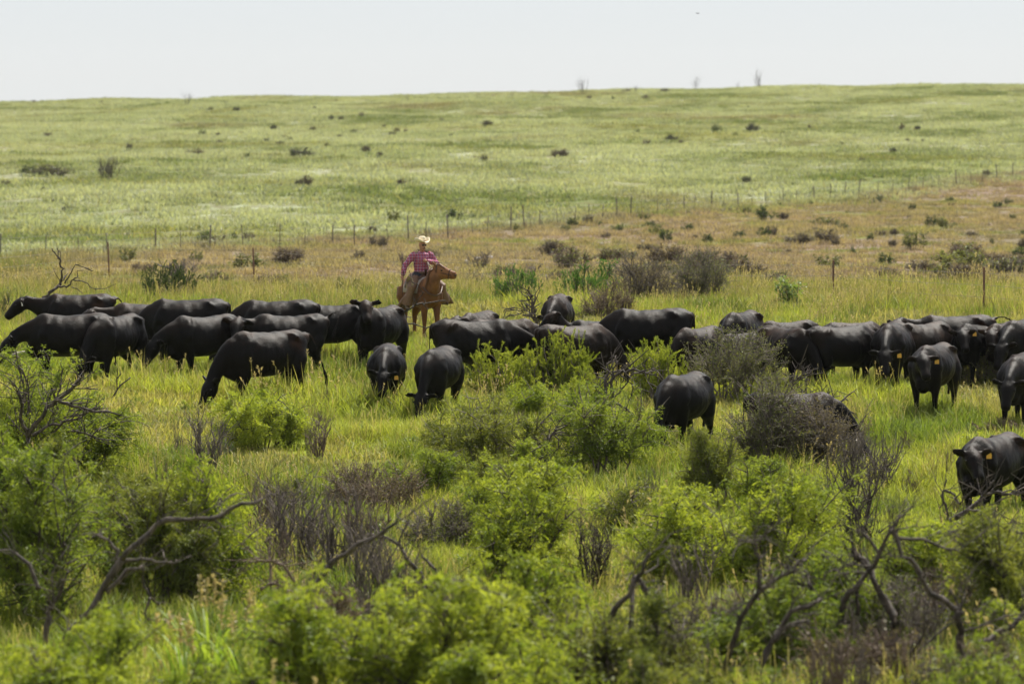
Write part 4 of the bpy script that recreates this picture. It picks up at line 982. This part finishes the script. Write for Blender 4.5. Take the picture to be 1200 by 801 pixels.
# ------------------------------------------------------------------ dead branches and trunks
def dead(label, name, cat, d, paths, mat='bark', twigs=6, seed=0, depth=.5):
    """paths: list of (start radius px, end radius px, [(px, py), ...]) standing about d metres away"""
    rs = np.random.RandomState(seed + 40); rnd = random.Random(seed + 5); s = F / d
    first = paths[0][2][0]; x_ = d * (first[0] - 600) / F; gy = project(x_, d, float(ground(x_, d)))[1] + 4
    if gy > first[1] + 6: paths[0] = (paths[0][0] * 1.1, paths[0][1], [(first[0] - 4, gy)] + paths[0][2])
    first = paths[0][2][0]; base = at(first[0], first[1], d)
    root = empty(name, base); tag(root, label, cat)
    starts = []; tw = []
    memo = {}
    for ra, rb_, pp in paths:
        k0 = (pp[0]); off = memo.get(k0, 0.0); slope = rnd.uniform(-1, 1) * depth
        pts = []
        tot = 0
        for i, q in enumerate(pp):
            if i: tot += math.hypot(q[0] - pp[i-1][0], q[1] - pp[i-1][1]) / s
            o_ = off + slope * tot; memo[q] = o_
            pts.append(at(q[0], q[1], d + o_) - base)
        c = catmull(pts, 3); n = len(c)
        c = [v + Vector(rs.normal(size=3)) * (.36 * ra / s) if 0 < i < n - 1 else v for i, v in enumerate(c)]
        rad = [.63 * (ra + (rb_ - ra) * i / (n - 1)) / s * (1 + .22 * rnd.uniform(-1, 1)) for i in range(n)]
        L = Lofts(); L.tube(c, rad, 8); obj('limb', L.mesh('limb'), M[mat], root)
        for _ in range(int((twigs * 3 + 6 if twigs else 1.5) * tot + .5)):
            i = rnd.randrange(n // 3, n); a = c[i]; dr = (c[min(i+1, n-1)] - c[max(i-1, 0)]).normalized()
            v = (dr * .6 + Vector(rs.normal(size=3)) * .6 + Vector((0, 0, .3))).normalized() * rnd.uniform(.12, .55)
            e_ = a + v * .5 + Vector(rs.normal(size=3)) * .03; tw.append([a, e_, a + v + Vector(rs.normal(size=3)) * .05])
            if rnd.random() < .7: tw.append([e_, e_ + v * .25 + Vector(rs.normal(size=3)) * .05, e_ + v * .5 + Vector(rs.normal(size=3)) * .09])
    if tw:
        p = np.array([[tuple(x) for x in t] for t in tw]); r = np.linspace(1, .4, 3)[None] * (rs.uniform(.5, 1.0, len(tw)) * 1.1 / s)[:, None]
        obj('twigs', tube_mesh('twigs', [(p, r, 4)]), M[mat], root)['kind'] = 'stuff'

def gd(x, y): return on_ground(x, y).y
DB, DT = 'dead_branch', 'dead_tree'
dead('gnarled dead tree leaning behind the white-tagged cow at far left', DT, 'tree', from_top(50, 343, 1.4).y + 2.0, [(3.6, 2.6, [(40, 420), (44, 385), (50, 350), (64, 338), (71, 330)]), (2.4, 1.0, [(71, 330), (73, 318), (71, 308), (66, 299), (61, 291)]), (1.2, .7, [(68, 303), (68, 296), (67, 290)]),
   (2.2, 1.0, [(68, 335), (79, 336), (83, 330), (88, 325)]), (1.4, .6, [(76, 332), (82, 322), (86, 313), (94, 309)]), (1.2, .5, [(86, 328), (97, 329), (105, 335), (113, 340)]), (1, .5, [(84, 336), (93, 340), (98, 344)])], 'bark', 0, 1)
dead('pale forked dead branch standing over the left-edge mesquite bush', DB, 'branch', gd(40, 585), [(6.5, 5, [(26, 590), (27, 550), (33, 513)]), (3.8, 3.0, [(33, 513), (25, 490), (24, 470), (21, 459)]), (2.4, 1.6, [(25, 480), (29, 470), (31, 460)]),
   (5, 2.0, [(33, 513), (47, 490), (60, 473), (75, 462), (88, 452), (98, 441)]), (3.2, 2.4, [(66, 469), (78, 473), (100, 479), (127, 482)]), (1.8, 1.2, [(66, 469), (70, 457), (72, 447)]), (3.5, 1.6, [(38, 510), (55, 500), (75, 494), (96, 488)])], 'bark', 1, 2)
dead('dark broken branches inside the left-edge mesquite bush', DB, 'branch', gd(70, 580), [(3, 4, [(85, 580), (88, 545), (80, 527), (57, 514)]), (2.2, 1.2, [(57, 514), (68, 500), (83, 488)]), (2.4, 1.4, [(78, 505), (95, 506), (112, 513)])], 'bark_dark', 2, 3)
dead('long curved dead branch sweeping right over the lower left mesquite', DB, 'branch', gd(110, 800), [(8.5, 7, [(65, 770), (95, 725), (120, 690), (143, 655)]), (6.5, 3.0, [(143, 655), (165, 632), (195, 611), (235, 607), (270, 597), (309, 583)]), (4.4, 2.2, [(143, 655), (131, 640), (114, 626)]),
   (4.2, 2.2, [(145, 657), (165, 656), (190, 660), (207, 655)]), (4.4, 3.4, [(125, 694), (150, 672), (168, 662)]), (3, 2, [(168, 662), (168, 685), (178, 700), (187, 708)]), (2.6, 1.4, [(236, 607), (252, 611), (265, 618)]), (3, 1.6, [(176, 700), (171, 712), (173, 726)])], 'bark', 1, 4, .3)
dead('dark dead stump with two prongs at the lower left', DB, 'branch', gd(60, 790), [(6, 4, [(52, 800), (54, 735), (60, 710)]), (4, 2, [(60, 710), (72, 690), (80, 668)]), (3.2, 1.6, [(60, 715), (62, 695), (61, 672)]), (5, 2.2, [(45, 690), (35, 665), (12, 644)])], 'bark_dark', 2, 5)
dead('dead trunk rising right, at lower left centre beside bare twigs', DB, 'branch', gd(400, 785), [(7, 5.5, [(318, 752), (345, 705), (368, 688), (386, 662)]), (5.5, 3, [(386, 662), (405, 645), (430, 630), (463, 613)]), (2, 1, [(425, 634), (422, 622), (418, 615)])], 'bark', 1, 6)
dead('thin dead branch arching down right, beside the rising dead trunk', DB, 'branch', gd(480, 780), [(4.5, 4, [(530, 735), (505, 690), (487, 665), (471, 643)]), (3.4, 2, [(471, 643), (458, 632), (440, 627)]), (2.2, 1.0, [(467, 636), (471, 624), (478, 613)]), (3.2, 2.6, [(514, 677), (505, 662), (494, 650)])], 'bark', 1, 7)
dead('low reddish dead roots at the lower left centre', DB, 'branch', gd(330, 765), [(3.5, 2.5, [(352, 700), (335, 665), (318, 657), (298, 658)]), (2.5, 2, [(318, 700), (316, 665), (315, 645)]), (3, 2, [(305, 690), (325, 684), (352, 705)])], 'twig_brown', 3, 8)
dead('big dead mesquite trunk with bent arm at lower right', DT, 'tree', gd(1125, 835), [(8, 7, [(1132, 800), (1128, 750), (1126, 715)]), (6, 4.2, [(1126, 715), (1100, 702), (1076, 672), (1060, 645), (1045, 620)]), (3.2, 2.4, [(1126, 716), (1121, 700), (1114, 690)]), (3.2, 1.8, [(1050, 630), (1080, 632), (1105, 640), (1122, 645)]),
   (2.4, 1.4, [(1126, 738), (1145, 735), (1160, 728), (1182, 720)]), (7, 4.5, [(1132, 770), (1152, 752), (1178, 738), (1204, 712), (1230, 690)]), (2.0, 1.5, [(1050, 630), (1044, 622), (1041, 615)])], 'bark', 2, 9)
dead('pale fallen limb in front of the foreground cow', DB, 'branch', gd(1150, 690), [(5, 3.2, [(1085, 630), (1112, 611), (1135, 596), (1152, 580), (1172, 577)]), (3, 2.2, [(1172, 577), (1190, 578), (1215, 575)]), (3, 2, [(1112, 611), (1110, 597), (1104, 580), (1106, 574)]), (2.4, 1.8, [(1106, 574), (1118, 580), (1126, 590)]), (3, 1.8, [(1135, 597), (1150, 599), (1165, 596)]),
   (2.6, 1.8, [(1152, 580), (1160, 570), (1165, 562)])], 'bark', 2, 10, .2)
dead('grey dead limb lying level under the pale fallen limb', DB, 'branch', gd(1160, 705), [(3.5, 3.0, [(1100, 632), (1130, 620), (1160, 618), (1200, 624), (1230, 622)])], 'bark', 3, 11)
dead('crossed dead trunks in the lower right mesquite clump', DT, 'tree', gd(1010, 815), [(8, 6, [(1045, 745), (1030, 690), (1012, 660), (1000, 645)]), (6, 3.4, [(982, 750), (990, 705), (1010, 680), (1030, 650), (1050, 612)]), (4, 3, [(1005, 720), (1003, 690), (1013, 672)]), (6, 4.5, [(965, 725), (945, 688), (925, 668)]), (3.5, 1.6, [(1030, 650), (1020, 632), (1008, 622)])], 'bark', 5, 12)
dead('bent dead sapling with three arms at the bottom right of centre', DT, 'tree', 41.5, [(5.5, 5, [(838, 850), (850, 780), (872, 722), (890, 690)]), (4, 2.2, [(890, 690), (888, 660), (885, 640), (888, 620)]), (4, 2.4, [(890, 690), (915, 675), (945, 655)]), (2, 1.2, [(886, 640), (900, 622), (915, 608)]), (1.8, 1.0, [(885, 637), (868, 632), (850, 622)])], 'bark', 3, 13)
dead('dark arched dead branch at the bottom, beside the bent sapling', DB, 'branch', 41.0, [(6.5, 5, [(880, 850), (895, 780), (912, 740), (935, 712), (962, 702)]), (4.5, 2.8, [(905, 752), (925, 732), (950, 727)])], 'bark_dark', 2, 14)
dead('dark dead branch slanting down at the bottom centre right', DB, 'branch', 41.2, [(4, 4.5, [(742, 678), (760, 705), (785, 735), (812, 770), (842, 830)]), (3, 1.6, [(788, 738), (786, 722), (784, 706)]), (6, 3, [(715, 725), (738, 695), (752, 668), (761, 648)]), (2.4, 1.2, [(735, 698), (742, 680), (742, 660)])], 'bark_dark', 3, 15)
dead('pale split branch at the bottom right', DB, 'branch', 42.5, [(3.5, 2.4, [(1055, 800), (1070, 765), (1085, 735), (1087, 725)]), (2.6, 1.4, [(1070, 768), (1095, 745), (1120, 727)])], 'bark', 2, 16)
dead('blackened stump with prongs beside the lone round cow', DB, 'stump', gd(715, 508), [(4.0, 2.0, [(708, 492), (710, 460), (710, 440), (716, 424)]), (4, 1.8, [(716, 490), (717, 450), (722, 440), (735, 433), (755, 434)]), (2, 1.0, [(717, 447), (719, 432), (724, 425)]), (1.8, 1, [(716, 470), (722, 462), (732, 452), (742, 437)]), (2.4, 1.8, [(716, 468), (726, 474), (735, 480), (722, 484)])], 'bark_dark', 2, 17)
dead('thin dead branch sticking out right of the hidden cow', DB, 'branch', gd(945, 530), [(2, 1.4, [(925, 520), (935, 492), (952, 480), (968, 470)]), (1.6, .8, [(960, 475), (972, 468), (985, 472), (987, 478), (975, 482)]), (1.6, .7, [(955, 478), (948, 464), (940, 458)]), (1.8, 1.0, [(925, 520), (927, 460), (930, 447), (942, 439)])], 'bark_dark', 4, 18)
dead('short stick poking out of the grass below the grazing cow at left', DB, 'stick', gd(133, 475), [(1.8, 1.2, [(128, 478), (138, 456), (153, 442)])], 'bark_dark', 0, 19)
dead('dead twiggy branch in the grass before the horse', DB, 'branch', from_top(460, 358, 1.4).y + 1.5, [(2.2, 1.4, [(440, 402), (458, 376), (472, 367), (485, 358)]), (1.6, .9, [(485, 358), (500, 355), (522, 352)]), (1.6, 1, [(446, 392), (475, 379), (500, 384)]), (1.2, .6, [(485, 358), (492, 348), (497, 342)])], 'bark', 0, 20)
dead('weathered grey log lying at the left edge behind the mesquite', 'log', 'log', gd(20, 450), [(6, 5, [(-25, 418), (10, 416), (42, 412)])], 'bark_pale', 0, 21)
dead('dead twig shrub left of the lone camera-facing cow', DB, 'branch', gd(635, 400), [(1.6, .8, [(634, 402), (630, 378), (622, 368)]), (1.6, .7, [(634, 402), (628, 370), (621, 345)]), (1.2, .7, [(628, 376), (618, 364), (612, 366)])], 'bark_dark', 4, 22)
dead('thin bare sapling above the large side-on cow at left', DT, 'tree', gd(198, 352), [(1.5, .8, [(197, 356), (200, 335), (202, 322), (196, 312)]), (1, .5, [(200, 335), (205, 325), (207, 316)])], 'twig', 4, 23)
dead('dark stick of brush in the open mesquite thicket', DB, 'branch', gd(640, 570), [(3, 1.6, [(630, 565), (634, 535), (645, 515), (652, 500)]), (2, 1, [(634, 535), (620, 528), (605, 530)])], 'bark_dark', 8, 24)

# rocks on the slope
def rocks():
    rnd = random.Random(3)
    L = Lofts(); L.rings([((0, 0, z), (1, 0, 0), (0, 1, 0), w, w * .8, w * .6) for z, w in ((-.1, .42), (.08, .5), (.22, .4), (.32, .18))], 8)
    me = L.mesh('rock'); me.shade_flat()
    for x, y, w_ in ((706, 287, 'above the dead stump'), (753, 285, 'above the biggest cow'), (1035, 243, 'high up near the fence at right'), (888, 290, 'above the grey thorn bush'), (560, 305, 'in the middle of three right of the rider'), (545, 308, 'leftmost of three right of the rider'), (575, 303, 'rightmost of three right of the rider')):
        o = obj('rock', me, M['rock']); p = on_ground(x, y); o.location = p; o.rotation_euler = (0, 0, rnd.uniform(0, 6)); o.scale = [rnd.uniform(.25, .5) for _ in range(3)]
        tag(o, 'small pale rock on the brown slope, ' + w_, 'rock', 'pale rocks on the slope')
rocks()

def bird():
    p = at(818, 16, 190); root = empty('bird', p, .6, .5); tag(root, 'tiny dark bird flying in the pale sky', 'bird')
    L = Lofts(); L.tube([(.12, 0, 0), (.08, 0, .01), (0, 0, 0), (-.1, 0, 0), (-.2, 0, .01)], [.012, .03, .04, .025, .012], 8); obj('body', L.mesh('body'), M['bird'], root)
    for s in (-1, 1): obj('wing', pymesh('wing', [(.05, s*.02, .01), (-.07, s*.02, .01), (-.07, s*.16, .05), (.05, s*.14, .05), (-.05, s*.30, .0)], [(0, 1, 2, 3), (3, 2, 4)]), M['bird'], root)
bird()

# tall broad-bladed grass at the bottom left
def blade_clump(px, d, hpx, n, seed, label):
    rs = np.random.RandomState(seed); p = Vector((d * (px - 600) / F, d, 0)); p.z = float(ground(p.x, p.y)); s = pxm(p); h = hpx / s
    az = rs.uniform(0, 6.28, n); base = np.stack([np.cos(az), np.sin(az), 0 * az], 1) * rs.uniform(0, .3, n)[:, None]
    dirv = np.stack([np.cos(az), np.sin(az), 0 * az], 1); L = h * rs.uniform(.6, 1.1, n); k = 9
    t = np.linspace(0, 1, k); spread = rs.uniform(.25, .7, n)
    c = base[:, None] + dirv[:, None] * (L * spread)[:, None, None] * (t ** 1.6)[None, :, None] + np.array([0, 0, 1.]) * (L[:, None] * (t - .42 * spread[:, None] * t ** 3))[..., None]
    side = np.stack([-np.sin(az), np.cos(az), 0 * az], 1); W = .017 * np.sin(np.clip(t * .9 + .12, 0, 1) * math.pi) ** .6
    a, b = c + side[:, None] * W[None, :, None], c - side[:, None] * W[None, :, None]
    q = np.stack([a[:, :-1], b[:, :-1], b[:, 1:], a[:, 1:]], 2).reshape(-1, 4, 3)
    root = empty('tall_grass', p); tag(root, label, 'grass clump'); obj('blades', quadmesh('blades', q, np.repeat(rs.rand(n), k - 1)), M['blade'], root)
    m = 5; st = rs.normal(size=(m, 3)) * .12; st[:, 2] = 0; e = st + np.stack([rs.normal(size=m) * .1, rs.normal(size=m) * .1, h * rs.uniform(.95, 1.2, m)], 1)
    sk = qbez(st, (st + e) / 2 + .03, e, 6); obj('stalks', tube_mesh('stalks', [(sk, np.full((m, 6), .005), 4)]), M['blade'], root)
    hp = np.repeat(e, 60, 0) - np.array([0, 0, 1.]) * rs.uniform(0, .3, 60 * m)[:, None]
    obj('seed_heads', quadmesh('seed_heads', leaves(hp, rs.normal(size=(60 * m, 3)) * .5 + np.array([.2, 0, .8]), .07, .009, rs)), M['seed'], root)
blade_clump(245, 43.5, 112, 46, 1, 'tall clump of broad bright grass blades at the lower left')
blade_clump(290, 43.0, 100, 34, 2, 'shorter clump of broad bright grass blades beside the tall clump')
blade_clump(215, 42.5, 90, 22, 3, 'sparse clump of broad grass blades at the bottom left')

# ------------------------------------------------------------------ grass (nobody could count it)
PROTO = bpy.data.collections.new('grass_tufts')     # tuft shapes, instanced on the points below
def tuft(name, n, rad, h0, h1, width, lean, seed, mat, head=None):
    rs = np.random.RandomState(seed); az = rs.uniform(0, 6.28, n); r = rad * np.sqrt(rs.rand(n))
    base = np.stack([np.cos(az) * r, np.sin(az) * r, np.full(n, -.04)], 1); a2 = rs.uniform(0, 6.28, n)
    dv = np.stack([np.cos(a2), np.sin(a2), 0 * a2], 1); h = rs.uniform(h0, h1, n); ln = rs.uniform(.1, 1, n) * lean
    t = np.array([0, .4, .75, 1.]); W = width * np.array([.8, 1, .7, .12])
    c = base[:, None] + dv[:, None] * (h * ln)[:, None, None] * (t ** 2)[None, :, None] + np.array([0, 0, 1.]) * (h[:, None] * (t - .35 * ln[:, None] * t ** 2))[..., None]
    a3 = a2 + math.pi / 2 + rs.normal(size=n) * .5; sd = np.stack([np.cos(a3), np.sin(a3), 0 * a3], 1)
    A, B = c + sd[:, None] * W[None, :, None], c - sd[:, None] * W[None, :, None]
    q = np.stack([A[:, :-1], B[:, :-1], B[:, 1:], A[:, 1:]], 2).reshape(-1, 4, 3); r_ = np.repeat(rs.rand(n), 3)
    mi = np.zeros(len(q), np.int32)
    if head:
        m = int(n * head[0]); tip = c[:m, -1]; d = norm(c[:m, -1] - c[:m, -2]); k = head[2]
        pos = np.repeat(tip, k, 0) - np.repeat(d, k, 0) * (rs.rand(m * k) * head[1])[:, None]
        q2 = leaves(pos, np.repeat(d, k, 0) + rs.normal(size=(m * k, 3)) * .28, .05 * head[3], .008 * head[3], rs)
        q = np.concatenate([q, q2]); r_ = np.concatenate([r_, rs.rand(m * k)]); mi = np.concatenate([mi, np.ones(m * k, np.int32)])
    me = quadmesh(name, q, r_); me.materials.append(M[mat]); me.materials.append(M['seed'])
    me.polygons.foreach_set('material_index', mi)
    o = bpy.data.objects.new(name, me); PROTO.objects.link(o)

T = []
def addt(*a, **k): T.append(a[0]); tuft(*a, **k)
for i in range(4): addt('a%02d_meadow_tuft' % i, 80, .34, .18, .50, .007, .8, 10 + i, 'grass')
for i in range(4, 6): addt('a%02d_straw_tuft' % i, 26, .30, .30, .66, .006, .5, 10 + i, 'grass_straw', head=(.28, .14, 7, .7))
for i in range(6, 9): addt('a%02d_short_tuft' % i, 60, .42, .10, .26, .010, .9, 10 + i, 'grass')
for i in range(9, 11): addt('a%02d_dry_tuft' % i, 55, .42, .12, .34, .010, .8, 10 + i, 'grass_straw')
for i in range(11, 14): addt('a%02d_far_tuft' % i, 80, 1.0, .12, .34, .030, .9, 10 + i, 'grass_far')
for i in range(14, 16): addt('a%02d_far_pale_tuft' % i, 70, 1.0, .16, .42, .026, .9, 10 + i, 'grass_pale')
addt('a16_seed_stalks', 12, .28, .62, .92, .0042, .3, 26, 'grass_straw', head=(.8, .20, 11, 1.0))

def vnoise(x, y, s, seed=0):
    rs = np.random.RandomState(seed); tab = rs.rand(256, 256)
    fx, fy = x / s, y / s; ix, iy = np.floor(fx).astype(int), np.floor(fy).astype(int); tx, ty = fx - ix, fy - iy
    tx, ty = tx * tx * (3 - 2 * tx), ty * ty * (3 - 2 * ty); g = lambda a, b: tab[a % 256, b % 256]
    return (g(ix, iy) * (1-tx) + g(ix+1, iy) * tx) * (1-ty) + (g(ix, iy+1) * (1-tx) + g(ix+1, iy+1) * tx) * ty

def scatter(name, label, y0, y1, dens, chooser, seed, smin, smax):
    rs = np.random.RandomState(seed); wmax = .12 * 1.28 * y1 + 4
    n = int(dens * (y1 - y0) * 2 * wmax); x = rs.uniform(-wmax, wmax, n); y = rs.uniform(y0, y1, n)
    k = np.abs(x) < .12 * 1.28 * y + 4; x, y = x[k], y[k]
    idx, sc, keep = chooser(x, y, rs); x, y, idx, sc = x[keep], y[keep], idx[keep], sc[keep]; n = len(x)
    sc = sc * rs.uniform(smin, smax, n)
    me = bpy.data.meshes.new(name); me.vertices.add(n)
    me.vertices.foreach_set('co', np.stack([x, y, ground(x, y)], 1).astype(np.float32).ravel())
    a = me.attributes.new('idx', 'INT', 'POINT'); a.data.foreach_set('value', idx.astype(np.int32))
    a = me.attributes.new('scl', 'FLOAT', 'POINT'); a.data.foreach_set('value', sc.astype(np.float32))
    a = me.attributes.new('rot', 'FLOAT_VECTOR', 'POINT'); a.data.foreach_set('vector', np.stack([rs.normal(size=n) * .08, rs.normal(size=n) * .08, rs.uniform(0, 6.28, n)], 1).astype(np.float32).ravel())
    o = obj(name, me); tag(o, label, 'grass', kind='stuff')
    m = o.modifiers.new('scatter', 'NODES'); m.node_group = GN
    return n

GN = bpy.data.node_groups.new('scatter_tufts', 'GeometryNodeTree')
GN.interface.new_socket('Geometry', in_out='INPUT', socket_type='NodeSocketGeometry'); GN.interface.new_socket('Geometry', in_out='OUTPUT', socket_type='NodeSocketGeometry')
gi = GN.nodes.new('NodeGroupInput'); go = GN.nodes.new('NodeGroupOutput'); ip = GN.nodes.new('GeometryNodeInstanceOnPoints')
ci = GN.nodes.new('GeometryNodeCollectionInfo'); ci.inputs['Collection'].default_value = PROTO; ci.inputs['Separate Children'].default_value = True; ci.inputs['Reset Children'].default_value = True
def na(nm, ty):
    x = GN.nodes.new('GeometryNodeInputNamedAttribute'); x.data_type = ty; x.inputs['Name'].default_value = nm; return x.outputs['Attribute']
GN.links.new(gi.outputs[0], ip.inputs['Points']); GN.links.new(ci.outputs[0], ip.inputs['Instance']); ip.inputs['Pick Instance'].default_value = True
GN.links.new(na('idx', 'INT'), ip.inputs['Instance Index']); GN.links.new(na('rot', 'FLOAT_VECTOR'), ip.inputs['Rotation']); GN.links.new(na('scl', 'FLOAT'), ip.inputs['Scale'])
GN.links.new(ip.outputs[0], go.inputs[0])

def ch_near(x, y, rs):
    n = len(x); u = rs.rand(n); p = vnoise(x, y, 5, 1)
    idx = rs.randint(0, 4, n); st = u < .09 + .30 * (p > .58); idx = np.where(st, rs.randint(4, 6, n), idx)
    idx = np.where((u > .982) & (p > .4), 16, idx)
    worn = (vnoise(x, y, 3.3, 11) > .60) & (y > 70) & (y < 112); idx = np.where(worn, np.where(u < .5, rs.randint(6, 9, n), rs.randint(9, 11, n)), idx)      # grazed and trampled ground
    return idx, .5 + .95 * vnoise(x, y, 2.2, 2) ** 1.3 + .25 * (vnoise(x, y, 9, 8) > .55), np.ones(n, bool)
def ch_mid(x, y, rs):
    n = len(x); s = x * _fn.x + y * _fn.y - _fc; u = rs.rand(n); p = vnoise(x, y, 9, 3)
    idx = np.where(u < .62, rs.randint(0, 4, n), np.where(u < .70, rs.randint(4, 6, n), rs.randint(6, 9, n)))
    dry = (y > 128 + 22 * (p - .5)) & (s < 0) & (x > -20 + 14 * (p - .5))
    idx = np.where(dry, np.where(u < .45 + .4 * (p - .5), rs.randint(9, 11, n), rs.randint(6, 9, n)), idx)
    return idx, np.where(dry, .9, .95) * (.7 + .6 * vnoise(x, y, 4, 4)), ~(dry & (rs.rand(n) < .35)) & (s < 2)
def ch_far(x, y, rs):
    n = len(x); s = x * _fn.x + y * _fn.y - _fc; p = vnoise(x * .45, y * .22, 6, 5); u = rs.rand(n)
    idx = np.where(u < np.clip((p - .32) * 2.2, .05, .9), rs.randint(14, 16, n), rs.randint(11, 14, n))
    return idx, .8 + .5 * vnoise(x, y, 11, 6), s > -2
scatter('meadow_grass', 'tall yellow-green meadow grass with tan seed heads around the cattle', 36, 128, 9.0, ch_near, 1, .8, 1.25)
scatter('slope_grass', 'rough green and straw grass on the brown slope behind the herd', 124, 380, 2.0, ch_mid, 2, .8, 1.4)
scatter('pasture_grass', 'pale green grass covering the far pasture up to the ridge', 180, 860, .32, ch_far, 3, .7, 1.4)

# ------------------------------------------------------------------ haze
def haze():
    x, y0, y1, z0, z1 = 2400, -120, 2700, -60.0, CAMZ + 16
    v = [(a, b, c) for c in (z0, z1) for a, b in ((-x, y0), (x, y0), (x, y1), (-x, y1))]
    o = obj('haze', pymesh('haze', v, [(3, 2, 1, 0), (4, 5, 6, 7), (0, 1, 5, 4), (1, 2, 6, 5), (2, 3, 7, 6), (3, 0, 4, 7)], False))
    m = bpy.data.materials.new('summer_haze'); m.use_nodes = True; t = m.node_tree; t.nodes.clear()
    out = t.nodes.new('ShaderNodeOutputMaterial'); pv = t.nodes.new('ShaderNodeVolumePrincipled')
    pv.inputs['Color'].default_value = (.93, .95, .97, 1); pv.inputs['Density'].default_value = .00005; pv.inputs['Anisotropy'].default_value = 0.0
    t.links.new(pv.outputs[0], out.inputs['Volume']); o.data.materials.append(m)
    tag(o, 'thin summer haze lying over the whole pasture', 'haze', kind='stuff')
haze()
